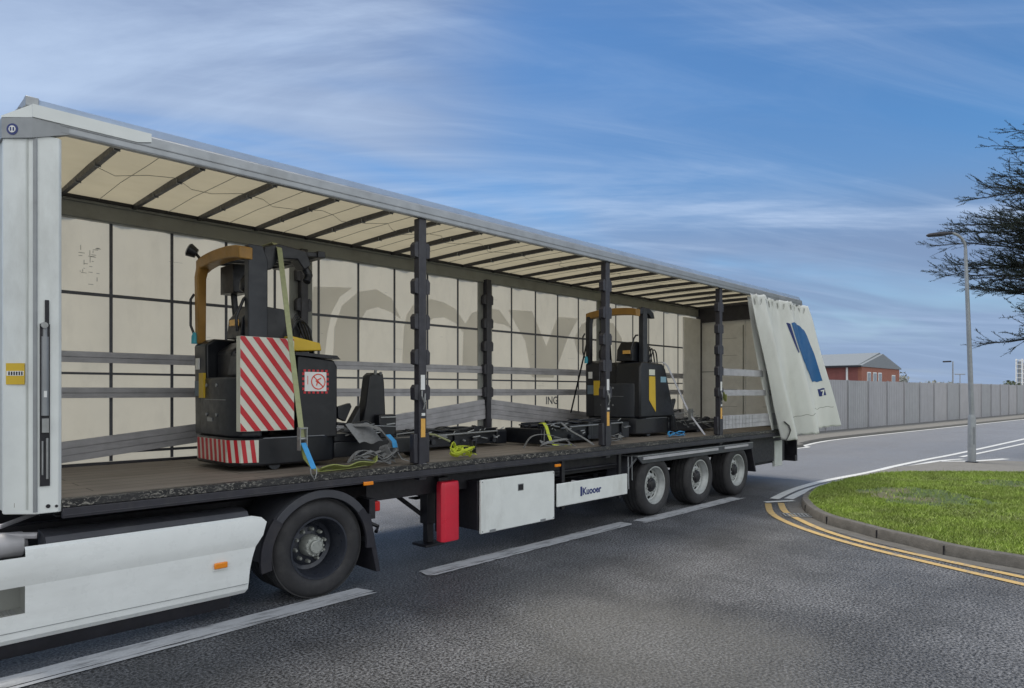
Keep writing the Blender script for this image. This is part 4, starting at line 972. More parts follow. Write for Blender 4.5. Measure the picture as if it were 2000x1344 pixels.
# drive wheel
def drive_wheel():
    ri = .292
    m_ = MB(); m_.lathe([(ri+.004, -.115), (ri+.006, -.13), (ri-.012, -.13), (ri-.02, -.105), (ri-.032, -.08), (ri-.034, -.02), (ri-.05, .01), (ri-.055, .09), (.20, .105), (.17, .085), (.10, .08)], n=64)
    wh = m_.build('wheel', m_rimd, None); wh.parent = K; wh.location = Vector((3.30, YN+.03+.15, .465))-K.location
    def sub(mb_, nm, mt):
        for q in (_split(mb_) if nm in SPLIT else [mb_]): o = _build(q, nm, mt, None); o.parent = wh
        return o
    ty = tyre_mb(.47, ri, .295); t2 = tyre_mb(.47, ri, .295, .33); ty.add(t2.v, t2.f); sub(ty, 'tyre', m_rubber)
    h_ = MB().lathe([(0, -.075), (.055, -.075), (.062, -.07), (.064, -.04), (.09, -.035), (.10, -.02), (.105, .08)], n=32)
    for i in range(10): a = 2*PI*i/10; c = (.085*math.cos(a), -.035, .085*math.sin(a)); h_.tube([c, (c[0], -.052, c[2])], .010, 6)
    for i in range(5): a = 2*PI*i/5; c = (.042*math.cos(a), -.073, .042*math.sin(a)); h_.tube([c, (c[0], -.082, c[2])], .005, 6)
    sub(h_, 'hub', m_hub)
    nb_ = MB()
    for i in range(10): a = 2*PI*(i+.3)/10; c = (.155*math.cos(a), .085, .155*math.sin(a)); nb_.tube([c, (c[0], .04, c[2]), (c[0], .03, c[2])], [.021, .018, .011], 8)
    sub(nb_, 'wheel_nut', m_hub)
    ir = MB().lathe([(ri-.055, .09), (ri-.03, .18), (ri, .2), (ri, .45), (.1, .45)], n=40); sub(ir, 'inner_rim', m_chas)
    return wh
dw = drive_wheel(); d2 = copy_tree(dw, K); d2.location = Vector((3.30, YF-.18, .465))-K.location; d2.rotation_euler = (0, 0, PI)
MB().cyl((3.3, 6.2, .465), (3.3, 7.8, .465), .12).build('axle', m_chas, K)
# wheel arch
def arc(c, r0, r1, a0, a1, n_=26, sq=1.0): 
    o = [(c[0]+r1*math.cos(R(a0+(a1-a0)*i/n_)), c[1]+r1*sq*math.sin(R(a0+(a1-a0)*i/n_))) for i in range(n_+1)]
    i_ = [(c[0]+r0*math.cos(R(a0+(a1-a0)*i/n_)), c[1]+r0*sq*math.sin(R(a0+(a1-a0)*i/n_))) for i in range(n_, -1, -1)]; return o+i_
mb = MB(); mb.prism(arc((3.30, .44), .555, .58, -2, 182), 'y', YN+.05, YN+.66); mb.prism(arc((3.30, .44), .505, .58, 38, 142), 'y', YN+.01, YN+.05); fd = mb.build('wheel_arch', m_fend, K, smooth=30, bevel=.004)
mb = MB(); mb.prism(arc((3.30, .44), .50, .60, 142, 190), 'y', YN+.005, YN+.05); mb.prism(arc((3.30, .44), .50, .585, -6, 38), 'y', YN+.012, YN+.05); mb.build('arch_panel', m_flap, K, smooth=30, bevel=.004)
mb = MB(); mb.prism([(3.80, .72), (3.86, .72), (3.98, .12), (3.93, .12)], 'y', YN+.04, YN+.66); mb.build('mudflap', m_flap, K, bevel=.004)
mb = MB(); mb.box(3.93, 4.02, YN+.10, YN+.20, .72, .82); mb.build('tail_lamp', m_redlens, K, bevel=.01)
mb = MB(); mb.box(3.86, 3.93, YN+.06, YN+.30, .66, .86); mb.tube([(3.95, YN+.25, .6), (4.06, YN+.2, .54), (4.0, YN+.15, .5)], .02); mb.build('lamp_bracket', m_black, K)
# cab (mostly outside the frame)
mb = MB(); mb.prism([(-4.25, .55), (-4.3, 1.6), (-4.05, 3.0), (-3.3, 3.75), (-2.05, 3.85), (-2.0, .95), (-2.35, .85), (-2.5, .55)], 'y', YN+.02, YF-.02); cb_ = mb.build('cab', m_skirt, K, bevel=.06)
MB().prism([(-4.1, 1.75), (-3.92, 2.55), (-3.0, 2.55), (-3.0, 1.7)], 'y', YN+.008, YN+.018).build('side_window', m_win, K, smooth=0)
MB().box(-4.6, -4.31, YN+.05, YF-.05, .35, 1.0).build('bumper', m_skirt, K, bevel=.05)
mb = MB(); mb.prism([(-2.0, 1.0), (-1.35, 1.0), (-1.35, 3.7), (-2.0, 3.8)], 'y', YN+.03, YN+.06); mb.build('air_deflector', m_skirt, K)
fwv = copy_tree(w0, K); fwv.location = Vector((-3.35, YN+.25, .475))-K.location; fwv.rotation_euler = (0, 0, 0)

# ================================================================== REACH TRUCKS
def reach_truck(striped, label):
    """local frame: x along trailer, y 0 near side .. 1.15 far side, z from the deck"""
    r = thing('reach_truck', (0, 0, 0), label, 'forklift', 'reach trucks loaded on the trailer')
    # low chassis with rounded end
    m_ = MB(); m_.prism([(.02, .20), (.10, .06), (.25, 0), (.95, -.02), (1.12, .06), (1.12, 1.09), (.95, 1.17), (.25, 1.15), (.10, 1.09), (.02, .95)], 'z', .05, .33); m_.build('chassis', m_mach, r, bevel=.02)
    # rounded lower end panel
    m_ = MB(); m_.prism([(.04, .24), (.10, .09), (.22, .03), (.30, .03), (.30, 1.05), (.14, 1.05), (.04, .9)], 'z', .335, .93); m_.build('end_cover', m_char, r, bevel=.02)
    m_ = MB(); m_.prism([(.10, .93), (.14, 1.16), (.30, 1.22), (.55, 1.22), (.55, .93)], 'y', .1, .42); m_.build('seat_base', m_char, r, bevel=.03)
    m_ = MB(); m_.prism([(.06, .33), (.05, 1.28), (.14, 1.34), (.42, 1.34), (.42, .33)], 'y', .80, 1.12); side = m_.build('rear_console', m_mach, r, bevel=.02)
    # things stuck on the console's end
    m_ = MB(); m_.box(.035, .049, .96, 1.04, 1.02, 1.14); m_.build('paper_label', m_pure, side, smooth=0)
    m_ = MB(); m_.box(.035, .049, .92, 1.06, .74, .90); m_.build('grey_label', M('grey_label', (.12, .17, .22), .5), side, smooth=0)
    m_ = MB(); m_.box(.02, .045, .79, .91, .72, .98); m_.build('yellow_label', m_yel, side, smooth=0)
    m_ = MB(); m_.tube([(.05, 1.10, 1.30), (.05, 1.10, 1.38), (.05, 1.10, 1.42)], [.035, .033, .018], 12); m_.build('cyan_cap', m_cyan, side)
    # seat
    m_ = MB(); m_.box(.32, .78, .30, .78, 1.05, 1.15); m_.prism([(.72, 1.12), (.82, 1.12), (.90, 1.55), (.84, 1.60), (.78, 1.52)], 'y', .32, .76); m_.box(.40, .62, .22, .28, 1.22, 1.27); m_.build('seat', m_mach, r, bevel=.03)
    # centre housing and dashboard
    m_ = MB(); m_.prism([(.16, .33), (.16, 1.20), (.3, 1.30), (.58, 1.33), (.58, .33)], 'y', .42, .80); m_.build('operator_housing', m_mach, r, bevel=.03)
    m_ = MB(); m_.tube([(.5, .42, 1.32), (.5, .42, 1.44)], .02); m_.lathe([(.10, .0), (.115, .012), (.10, .024), (.09, .012), (.10, .0)], c=(.5, .42, 1.44), n=24, axis='z'); m_.tube([(.45, .6, 1.3), (.45, .6, 1.42)], .015); m_.tube([(.45, .6, 1.42), (.45, .6, 1.46)], .03); m_.build('steering_wheel', m_mach, r)
    # overhead guard
    def bar(a, b, w_, t_): 
        a = Vector(a); b = Vector(b); d_ = (b-a); l_ = d_.length; q = d_.to_track_quat('Z', 'Y').to_matrix().to_4x4(); x_ = MB(); x_.box(-w_/2, w_/2, -t_/2, t_/2, 0, l_, Matrix.Translation(a) @ q); return x_
    gpost = MB(); gpost.prism([(.06, 1.30), (.05, 2.02), (.08, 2.20), (.18, 2.24), (.18, 2.13), (.145, 2.0), (.14, 1.30)], 'y', 1.02, 1.12)
    if striped: gpost.build('guard_post', m_ochre, r, bevel=.012)
    else: gpost.build('guard_post', m_mach, r, bevel=.012)
    # end rail of the guard, arched
    m_ = MB(); pr = []
    for i in range(13): y_ = 1.13-1.08*i/12; pr.append((y_, 2.20+.05*math.sin(PI*i/12)**.6))
    pr2 = [(y_, z_-.12) for y_, z_ in reversed(pr)]; m_.prism(pr+pr2, 'x', .07, .21); m_.build('guard_beam', m_ochre, r, smooth=20, bevel=.012)
    # near pillar
    pw = .345 if striped else .235
    m_ = MB(); p0_ = .17 if striped else .32; pw = .37 if striped else .46; m_.prism([(p0_, 1.0), (p0_, 2.24), (pw-.05, 2.24), (pw, 2.1), (pw, 1.0)], 'y', .06, .16); m_.build('mast_pillar', m_char, r, bevel=.012)
    # roof frame of black bars
    m_ = MB()
    for y_ in (.12, .38, .62, .86, 1.08):
        x_ = bar((.2, y_, 2.19), (1.0, y_, 2.25), .04, .05); m_.add(x_.v, x_.f)
    x_ = bar((.98, .08, 2.25), (.98, 1.12, 2.25), .09, .07); m_.add(x_.v, x_.f)
    if striped: m_.build('guard_roof', m_mach, r, bevel=.006)
    m_ = MB(); m_.prism([(.34, 2.24), (.50, 2.29), (.80, 2.26), (.86, 2.12), (.78, 2.06), (.70, 2.16), (.5, 2.14), (.42, 2.02), (.34, 2.0)], 'y', .08, .24); m_.tube([(.82, .16, 2.1), (.86, .14, 2.02), (.82, .12, 1.94)], .045, 10); 
    if not striped: m_ = MB(); m_.prism([(.20, 2.20), (.30, 2.26), (.52, 2.25), (.66, 2.18), (.70, 2.08), (.58, 2.08), (.50, 2.15), (.20, 2.12)], 'y', .07, .16)
    m_.build('guard_bracket', m_mach, r, bevel=.01)
    m_ = MB()
    if striped: m_.box(.26, .44, .62, .95, 1.83, 2.13); m_.tube([(.3, .38, 2.12), (.3, .38, 1.98)], .02); m_.tube([(.3, .38, 1.99), (.3, .38, 1.92), (.31, .38, 1.84), (.31, .38, 1.80)], [.03, .07, .085, .04], 12); 
    if striped: m_.build('display_unit', m_mach, r, bevel=.02)
    m_ = MB(); m_.tube([(.40, .82, 1.3), (.36, .84, 1.84)], .035, 8); m_.tube([(.06, 1.14, 1.40), (.03, 1.16, 1.5), (.03, 1.16, 1.78), (.06, 1.14, 1.84)], .014, 8); m_.build('grab_rail', m_mach, r)
    # work light
    if striped:
        l_ = MB(); l_.tube([(.07, 1.10, 2.27), (.0, 1.13, 2.31)], [.05, .075], 14); l_.tube([(.10, 1.06, 2.19), (.085, 1.075, 2.23), (.06, 1.10, 2.275)], .016, 8); lo_ = l_.build('work_light', m_mach, r); l_ = MB(); l_.tube([(-.0005, 1.13, 2.31), (-.01, 1.135, 2.315)], [.07, .06], 14); l_.build('lens', m_glass, lo_)
    # front grab hoop and hood with orange label
    h_ = MB(); h_.tube([(.10, .16, 1.38), (.09, .16, 1.52), (.16, .15, 1.70), (.22, .15, 1.76), (.30, .16, 1.77)], .016, 8); h_.prism([(.14, 1.32), (.16, 1.52), (.28, 1.66), (.6, 1.64), (.66, 1.50), (.68, 1.30)], 'y', .18, .5); hh = h_.build('control_hood', m_mach, r, bevel=.01)
    MB().box(.10, .136, .20, .34, 1.44, 1.50).build('orange_label', m_orange, hh, smooth=0)
    # battery compartment
    if striped:
        b_ = MB(); b_.prism([(.66, .30), (.66, 1.16), (1.08, 1.12), (1.12, 1.05), (1.12, .30)], 'y', .0, 1.1); bt = b_.build('battery_box', m_mach, r, bevel=.015)
        b_ = MB(); b_.prism([(.60, 1.20), (.60, 1.36), (.94, 1.30), (.96, 1.22)], 'y', .04, .5); b_.build('top_cover', m_yel, r, bevel=.012)
        b_ = MB(); b_.prism([(.62, 1.16), (.62, 1.19), (1.10, 1.17), (1.14, 1.13)], 'y', -.03, 1.12); b_.build('battery_lid', m_mach, r)
        # prohibition sign
        yq = -.004; q = MB().box(.735, .985, yq, -.001, .79, .99); q.mi = 1
        for i in range(6):
            x_ = .722+i*.05; q.box(x_, x_+.027, yq-.001, -.0005, .992, 1.015); q.box(x_, x_+.027, yq-.001, -.0005, .765, .788)
        for i in range(4): z_ = .80+i*.052; q.box(.708, .733, yq-.001, -.0005, z_, z_+.028); q.box(.987, 1.012, yq-.001, -.0005, z_, z_+.028)
        s_ = q.build('warning_sign', [m_pure, m_sred], bt, smooth=0)
        q = MB(); q.lathe([(.072, yq-.003), (.084, yq-.003), (.084, yq-.0015), (.072, yq-.0015), (.072, yq-.003)], c=(.89, 0, .89), n=32)
        q.box(-.078, .078, yq-.003, yq-.0015, -.006, .006, Matrix.Translation((.89, 0, .89)) @ Matrix.Rotation(R(45), 4, 'Y')); q.tube([(.87, yq-.002, .85), (.885, yq-.002, .91), (.92, yq-.002, .925)], .007, 4); q.tube([(.86, yq-.002, .90), (.91, yq-.002, .87)], .007, 4)
        q.box(.765, .772, yq-.002, yq, .86, .95); q.build('prohibition_mark', M('sign_red', (.7, .09, .06), .4), s_, smooth=0)
        # striped side cover
        x0, x1, z0, z1 = .045, .60, .40, 1.32
        c_ = MB(); c_.box(x0, x1, -.035, .05, z0, z1); st = c_; st.mi = 1; pitch = .178; wdt = .084
        k_ = -14
        while k_*pitch < 3:
            # band: (x - x0) + ... : stripes fall to the right, x*0.95 + z = const
            c0 = k_*pitch; poly = clip_band(x0+.002, x1-.002, z0+.002, z1-.002, c0, c0+wdt, .95)
            if poly: st.prism(poly, 'y', -.038, -.0352)
            k_ += 1
        cv = st.build('side_cover', [m_swh, m_sred], r, smooth=0)
        # chevrons low on the end
        ch = MB(); wh_ = MB()
        wh_.box(.012, .0195, .22, .93, .09, .31)
        ch = wh_; ch.mi = 1
        yy = .24
        while yy < .9:
            pl_ = [(yy, .31), (yy+.05, .31), (yy-.03+.05, .09), (yy-.03, .09)]; pl_ = [(max(.221, min(.929, a)), b) for a, b in pl_]; ch.prism(pl_, 'x', .008, .0118); yy += .105
        ch.build('end_board', [m_swh, m_sred], r, smooth=0)
        # corner chevrons on the rounded near corner
        def crn(u, v):
            P0 = Vector((.008, .19, 0)); P1 = Vector((.09, .05, 0)); P2 = Vector((.24, -.012, 0)); p = P0.lerp(P1, u*2) if u < .5 else P1.lerp(P2, u*2-1); return (p.x, p.y, .09+.22*v)
        c_ = MB().grid(crn, 8, 2); c_.mi = 1
        for i in range(4): c_.grid(lambda u, v, i=i: tuple(Vector(crn(min(.97, i*.25+.12*u+.08*(1-v)), v))+Vector((-.003, -.003, 0))), 2, 2)
        c_.build('corner_board', [m_swh, m_sred], r, smooth=0, recalc=False)
    else:
        b_ = MB(); b_.prism([(.10, .336), (.10, 1.20), (.16, 1.30), (.82, 1.28), (.92, 1.18), (1.10, .70), (1.34, .12), (1.34, .06), (1.135, .06), (1.135, .336)], 'y', -.02, .5); bt = b_.build('side_cover', m_mach, r, bevel=.03)
        b_ = MB(); b_.prism([(.66, .30), (.66, .95), (1.05, .9), (1.12, .30)], 'y', .5, 1.1); b_.build('battery_box', m_mach, r, bevel=.02)
        b_ = MB(); b_.prism([(.37, 1.05), (.56, 1.05), (.58, .43), (.37, .64)], 'y', -.026, -.0205); b_.build('yellow_label', m_yel, bt, smooth=0)
        b_ = MB(); b_.box(.37, .55, -.026, -.0205, 1.07, 1.17); b_.build('paper_label', m_swh, bt, smooth=0)
        b_ = MB(); b_.box(.74, .92, -.026, -.0205, .95, 1.05); b_.build('blue_label', M('pale_blue_label', (.22, .38, .48), .5), bt, smooth=0)
        b_ = MB(); b_.prism([(.45, 1.3), (.4, 1.55), (.62, 1.58), (.72, 1.3)], 'y', .15, .55); b_.build('seat_back', m_mach, r, bevel=.04)
    m_ = MB()
    for k_ in range(4):
        pts = [(.60+.03*k_, .10+.05*k_, 1.30), (.72+.02*k_, .12+.05*k_, 1.52+.03*k_), (.86, .14+.06*k_, 1.46), (.94+.03*k_, .16+.06*k_, 1.12)]; m_.tube(smooth_curve(pts, 5), .012, 6)
    m_.build('cable', m_mach, r)
    m_ = MB()
    for (x_, z_) in ((.02, .55), (.02, .85)): m_.cyl((x_+.03, .5, z_), (x_+.01, .5, z_), .018, 8); m_.cyl((x_+.03, .75, z_), (x_+.01, .75, z_), .018, 8)
    m_.box(.032, .0385, .28, .78, .70, .706); m_.box(.032, .0385, .60, .72, .48, .52); m_.build('cover_fixing', m_hdr, r)
    # straddle legs with load wheels
    for y_ in (.03, .93):
        l_ = MB(); l_.box(1.10, 2.35, y_, y_+.19, .07, .24); l_.prism([(1.10, .24), (1.10, .33), (1.28, .33), (1.5, .24)], 'y', y_, y_+.19); lg = l_.build('straddle_leg', m_mach, r, bevel=.012)
        l_ = MB(); l_.cyl((2.22, y_+.02, .105), (2.22, y_+.17, .105), .10, 20); l_.build('load_wheel', m_char, lg)
    m_ = MB(); m_.cyl((.42, .02, .07), (.42, .10, .07), .065, 20); m_.cyl((.42, 1.05, .07), (.42, 1.13, .07), .065, 20); m_.build('caster_wheel', m_char, r)
    m_ = MB(); m_.tube([(.28, -.022, .325), (.95, -.026, .325)], .004, 6); m_.build('edge_trim', m_hdr, r)
    # low mast stubs behind the battery, with hydraulic bits
    m_ = MB(); m_.box(1.14, 1.20, .22, .30, .25, .62); m_.prism([(1.13, .5), (1.13, .62), (1.28, .66), (1.30, .62), (1.22, .46)], 'y', .0, .06); m_.tube([(1.14, .05, .44), (1.3, .02, .42), (1.5, .04, .45), (1.62, .1, .41)], .018, 8); m_.build('hydraulic_block', m_mach, r, bevel=.006)
    m_ = MB(); rs_ = random.Random(4 if striped else 9)
    for i in range(16):
        x_ = 1.12+rs_.random()*.9; z_ = .30+rs_.random()*.12; l2 = rs_.uniform(.02, .12); m_.tube([(x_, -.01, z_), (x_+l2, -.015, z_+rs_.uniform(-.02, .02))], rs_.uniform(.004, .01), 6)
    m_.tube([(1.1, -.01, .40), (1.35, -.015, .37), (1.6, -.01, .40), (1.9, -.01, .38)], .007, 6)
    m_.build('hydraulic_fitting', m_steel, r)
    return r
def clip_band(x0, x1, z0, z1, c0, c1, sl):
    """points of the rectangle with c0 <= sl*x' + z' <= c1 (x', z' measured from the lower left)"""
    W_, H_ = x1-x0, z1-z0; poly = [(0, 0), (W_, 0), (W_, H_), (0, H_)]
    def clip(poly, f):
        out = []
        for i in range(len(poly)):
            a, b = poly[i], poly[(i+1) % len(poly)]; fa, fb = f(a), f(b)
            if fa >= 0: out.append(a)
            if (fa >= 0) != (fb >= 0): t = fa/(fa-fb); out.append((a[0]+(b[0]-a[0])*t, a[1]+(b[1]-a[1])*t))
        return out
    poly = clip(poly, lambda p: sl*p[0]*1.35+p[1]-c0)
    if poly: poly = clip(poly, lambda p: c1-(sl*p[0]*1.35+p[1]))
    return [(x0+a, z0+b) for a, b in poly] if len(poly) > 2 else None
RT1 = reach_truck(True, 'reach truck with red and white striped side cover at the front of the trailer bed'); RT1.location = (2.75, 6.38, ZF)
RT2 = reach_truck(False, 'reach truck with plain black side cover and yellow label near the rear wheels'); RT2.location = (9.62, 6.42, ZF)

# ------------------------------------------------------------------ lift masts lying on the deck
def lying_mast(x0, x1, y, label, seed, hgt=.26):
    r = thing('lift_mast', ((x0+x1)/2, y+.35, ZF), label, 'forklift mast', 'lift masts laid flat on the trailer bed'); rs_ = random.Random(seed)
    for i, (yy, t) in enumerate(((0, 0), (.12, .03), (.5, .03), (.62, 0))):
        m_ = MB(); z0 = ZF+.05+t; xa = x0+.08*i; m_.box(xa, x1-.06*i, y+yy, y+yy+.012, z0, z0+hgt-.06); m_.box(xa, x1-.06*i, y+yy+(-.03 if i < 2 else .012), y+yy+(0 if i < 2 else .042), z0, z0+.02); m_.box(xa, x1-.06*i, y+yy+(-.03 if i < 2 else .012), y+yy+(0 if i < 2 else .042), z0+hgt-.08, z0+hgt-.06); m_.build('channel', m_mach, r, bevel=.003)
    m_ = MB(); m_.box(x0-.02, x0+.10, y-.035, y+.70, ZF+.03, ZF+hgt-.05); m_.box(x1-.2, x1, y-.04, y+.70, ZF+.03, ZF+hgt-.02); m_.box((x0+x1)/2, (x0+x1)/2+.1, y-.035, y+.7, ZF+.05, ZF+hgt+.02); m_.build('cross_member', m_mach, r, bevel=.01)
    m_ = MB(); m_.tube([(x0+.1, y+.3, ZF+hgt-.02), (x1-.3, y+.3, ZF+hgt-.02)], .03, 10); m_.tube([(x0+.1, y+.42, ZF+hgt-.03), (x1-.5, y+.42, ZF+hgt-.03)], .018, 8); m_.build('lift_cylinder', m_black, r)
    m_ = MB()
    m_.tube([(x0+.02, y-.045, ZF+.02), (x0+.03, y-.05, ZF+hgt+.01), (x0+.4, y-.05, ZF+hgt+.03), (x0+.55, y-.045, ZF+hgt-.1)], .008, 6); m_.tube([(x0+.6, y-.045, ZF+hgt-.04), (x1-.2, y-.045, ZF+hgt-.02)], .012, 6)
    for i in range(18):
        x_ = rs_.uniform(x0+.1, x1-.1); z_ = ZF+rs_.uniform(.12, hgt+.02); l_ = rs_.uniform(.02, .14); m_.tube([(x_, y-.048, z_), (x_+l_, y-.05, z_+rs_.uniform(-.03, .03))], rs_.uniform(.004, .012), 6)
    m_.build('steel_fitting', m_steel, r)
    for i in range(5):
        x_ = x0+.25+i*(x1-x0-.5)/4; MB().cyl((x_, y-.045, ZF+.09+.03*(i % 2)), (x_, y-.03, ZF+.09+.03*(i % 2)), .035, 14).build('roller', m_char, r)
    m_ = MB(); m_.box(x0+.5, x1-.35, y+.14, y+.48, ZF+hgt-.045, ZF+hgt-.03); m_.build('cover_plate', m_slat, r, bevel=.003)
    m_ = MB(); m_.prism([(x0+.35, ZF+hgt-.06), (x0+.38, ZF+hgt+.05), (x0+.5, ZF+hgt+.05), (x0+.56, ZF+hgt-.06)], 'y', y, y+.05); m_.prism([(x1-.6, ZF+hgt-.06), (x1-.55, ZF+hgt+.07), (x1-.4, ZF+hgt+.02), (x1-.36, ZF+hgt-.06)], 'y', y+.05, y+.12); m_.build('bracket', m_mach, r, bevel=.004)
    m_ = MB()
    for k in range(3):
        pts = [(x0+.3+k*.1+(x1-x0-.6)*i/10, y+.12+.1*k+.05*math.sin(i*1.3+k), ZF+hgt+.015+.03*math.sin(i*.9+k*2)) for i in range(11)]; m_.tube(smooth_curve(pts, 3), .012, 6)
    m_.build('hydraulic_hose', m_mach, r)
    return r
lying_mast(7.15, 9.3, 6.38, 'black lift mast laid flat beside the rear reach truck, nearest the open side', 3, .30)
lying_mast(5.0, 7.0, 6.95, 'black lift mast laid flat just behind the first near post', 5, .24)
lying_mast(10.85, 12.9, 6.5, 'black lift mast laid flat behind the rear reach truck', 8, .22)
# upright fork carriage between
fcg = thing('fork_carriage', (4.9, 7.1, ZF), 'black upright fork carriage standing behind the striped reach truck', 'fork carriage')
m_ = MB(); m_.prism([(4.60, ZF+.28), (4.68, ZF+.62), (4.73, ZF+.98), (4.78, ZF+1.02), (4.93, ZF+1.02), (4.95, ZF+.9), (4.98, ZF+.28)], 'y', 7.05, 7.22); m_.prism([(4.30, ZF+.28), (4.45, ZF+.36), (4.62, ZF+.62), (4.62, ZF+.28)], 'y', 7.08, 7.2); m_.build('backrest', m_mach, fcg, bevel=.02)
m_ = MB(); m_.box(4.80, 5.06, 6.95, 7.08, ZF+.2, ZF+.5); m_.box(4.2, 5.2, 6.98, 7.3, ZF+.08, ZF+.28); m_.build('carriage_plate', m_mach, fcg, bevel=.02)
m_ = MB(); m_.tube([(4.80, 7.04, ZF+1.0), (4.80, 7.03, ZF+1.05)], .018); m_.tube([(4.88, 7.04, ZF+1.0), (4.88, 7.03, ZF+1.03)], .018); m_.box(4.82, 5.07, 6.935, 6.948, ZF+.46, ZF+.475); m_.build('pin', m_steel, fcg)
# ------------------------------------------------------------------ straps
def ratchet(mb, p, s=1.0):
    p = Vector(p); mb.box(p.x-.035*s, p.x-.028*s, p.y-.03, p.y+.03, p.z-.10*s, p.z+.10*s); mb.box(p.x+.028*s, p.x+.035*s, p.y-.03, p.y+.03, p.z-.10*s, p.z+.10*s); mb.cyl((p.x-.04*s, p.y, p.z), (p.x+.04*s, p.y, p.z), .014*s, 10); mb.cyl((p.x-.04*s, p.y-.02, p.z+.09*s), (p.x+.04*s, p.y-.02, p.z+.09*s), .008, 8)
S1 = thing('ratchet_strap', (3.19, 5.76, ZF), 'olive webbing strap with blue tail over the striped reach truck', 'strap')
top = Vector((3.24, 6.50, ZF+2.30)); rat = Vector((3.20, 5.90, 1.50)); hook = Vector((3.19, YN-.015, 1.19))
m_ = MB(); m_.ribbon([(3.22, 7.6, ZF+2.10), (3.22, 7.45, ZF+2.31), (3.24, 6.9, ZF+2.315), (3.24, 6.55, ZF+2.31), top+Vector((0, -.06, -.06)), top.lerp(rat, .5)+Vector((.012, 0, 0)), rat], .055, (1, .05, 0), .006); m_.build('webbing', m_webo, S1)
m_ = MB(); ratchet(m_, rat, 1.1); m_.build('ratchet', m_steel, S1)
m_ = MB(); m_.ribbon([rat+Vector((0, -.02, -.04)), rat.lerp(hook, .5)+Vector((.0, -.02, 0)), hook+Vector((.01, 0, .04))], .052, (1, 0, 0), .006); m_.build('blue_tail', m_blweb, S1)
m_ = MB(); m_.tube([hook+Vector((-.03, -.01, .05)), hook+Vector((-.03, -.015, .0)), hook+Vector((.005, -.02, -.06)), hook+Vector((.03, -.015, .0)), hook+Vector((.03, -.01, .05))], .006, 8); m_.build('hook', m_steel, S1)
m_ = MB(); m_.ribbon([rat+Vector((.02, .03, -.05)), (3.27, 5.95, 1.30), (3.33, 5.92, ZF+.05), (3.36, 5.88, ZF+.012), (3.7, 5.90, ZF+.014), (4.0, 5.93, ZF+.03)], .06, [(1, 0, 0), (1, -.2, 0), (1, -.4, .0), (.3, -1, 0), (.1, -1, 0), (0, -1, .1)], .008); m_.ribbon(smooth_curve([(3.36, 5.86, ZF+.03), (3.5, 5.87, ZF+.05), (3.65, 5.86, ZF+.025), (3.8, 5.88, ZF+.055), (3.98, 5.87, ZF+.04), (4.02, 5.9, ZF+.1)], 4), .09, (0, -1, .55), .01); m_.build('slack_webbing', m_webg, S1)
S2 = thing('strap_bundle', (4.15, 5.95, ZF), 'crumpled grey webbing bundle at the deck edge left of the first near post', 'strap')
rs_ = random.Random(11); m_ = MB()
def coil(m_, c, n_, rx, ry, rz, wd, seed, th=.006):
    q = random.Random(seed); pts = []; sd_ = []
    for i in range(n_):
        a = i*.95+q.uniform(-.3, .3); pts.append((c[0]+rx*math.cos(a)*q.uniform(.6, 1), c[1]+ry*math.sin(a)*q.uniform(.6, 1), c[2]+rz*(.15+abs(math.sin(a*.7))*q.uniform(.3, 1)))); sd_.append((q.gauss(0, .4), q.gauss(1, .3), q.gauss(0, .5)))
    sp_ = smooth_curve(pts, 5); sds = []
    for i in range(len(sp_)):
        f_ = i/5; k = min(n_-2, int(f_)); sds.append(Vector(sd_[k]).lerp(Vector(sd_[k+1]), min(1, f_-k)))
    m_.ribbon(sp_, wd, sds, th)
coil(m_, (4.05, 5.98, ZF), 22, .34, .10, .16, .055, 3); coil(m_, (4.3, 6.05, ZF+.02), 10, .14, .1, .28, .06, 5)
m_.ribbon([(4.02, 6.33, ZF+.42), (4.15, 6.25, ZF+.42), (4.27, 6.15, ZF+.37), (4.36, 6.05, ZF+.2), (4.37, 5.9, ZF+.06), (4.5, 5.8, ZF+.01), (4.56, 5.74, ZF+.01)], .10, [(0, 1, .2), (0, 1, .3), (.3, 1, .5), (.6, 1, .2), (.8, 1, 0), (.5, 1, 0), (.3, 1, 0)], .006)
m_.grid(lambda u, v: (3.93+.30*u+.10*v, 6.32-.12*v, ZF+.43-.20*v+.015*math.sin(u*9)), 10, 6)
m_.build('webbing', m_grweb, S2)
m_ = MB(); m_.ribbon([(4.27, 6.02, ZF+.32), (4.32, 5.98, ZF+.25), (4.33, 5.97, ZF+.18)], .06, (1, 0, 0), .006); m_.build('blue_tail', m_blweb, S2)
S3 = thing('strap_bundle', (5.25, 5.95, ZF), 'lime green webbing bundle on the deck right of the first near post', 'strap')
m_ = MB(); coil(m_, (5.28, 5.93, ZF), 26, .20, .07, .15, .05, 8); coil(m_, (5.18, 5.93, ZF), 12, .10, .06, .20, .045, 4); m_.build('webbing', m_lime, S3)
m_ = MB(); ratchet(m_, (5.42, 5.92, ZF+.13), .8); coil(m_, (5.36, 5.92, ZF+.07), 8, .1, .04, .07, .03, 6); m_.build('ratchet', m_post, S3)
m_ = MB(); m_.tube([(5.0, 6.4, ZF+.29), (5.08, 6.2, ZF+.27), (5.15, 6.02, ZF+.2)], .012); m_.build('cord', m_webo, S3)
S4 = thing('ratchet_strap', (6.35, 6.2, ZF), 'lime green strap looped over the mast end in the middle of the bed', 'strap')
m_ = MB(); m_.ribbon(smooth_curve([(7.22, 6.45, ZF+.33), (7.2, 6.36, ZF+.33), (7.19, 6.30, ZF+.27), (7.2, 6.26, ZF+.15), (7.25, 6.2, ZF+.03), (7.5, 6.1, ZF+.02)], 5), .06, (1, .0, .1), .007); m_.build('webbing', m_lime, S4)
S5 = thing('strap_bundle', (7.9, 6.0, ZF), 'grey strap loops on the deck left of the second near post', 'strap')
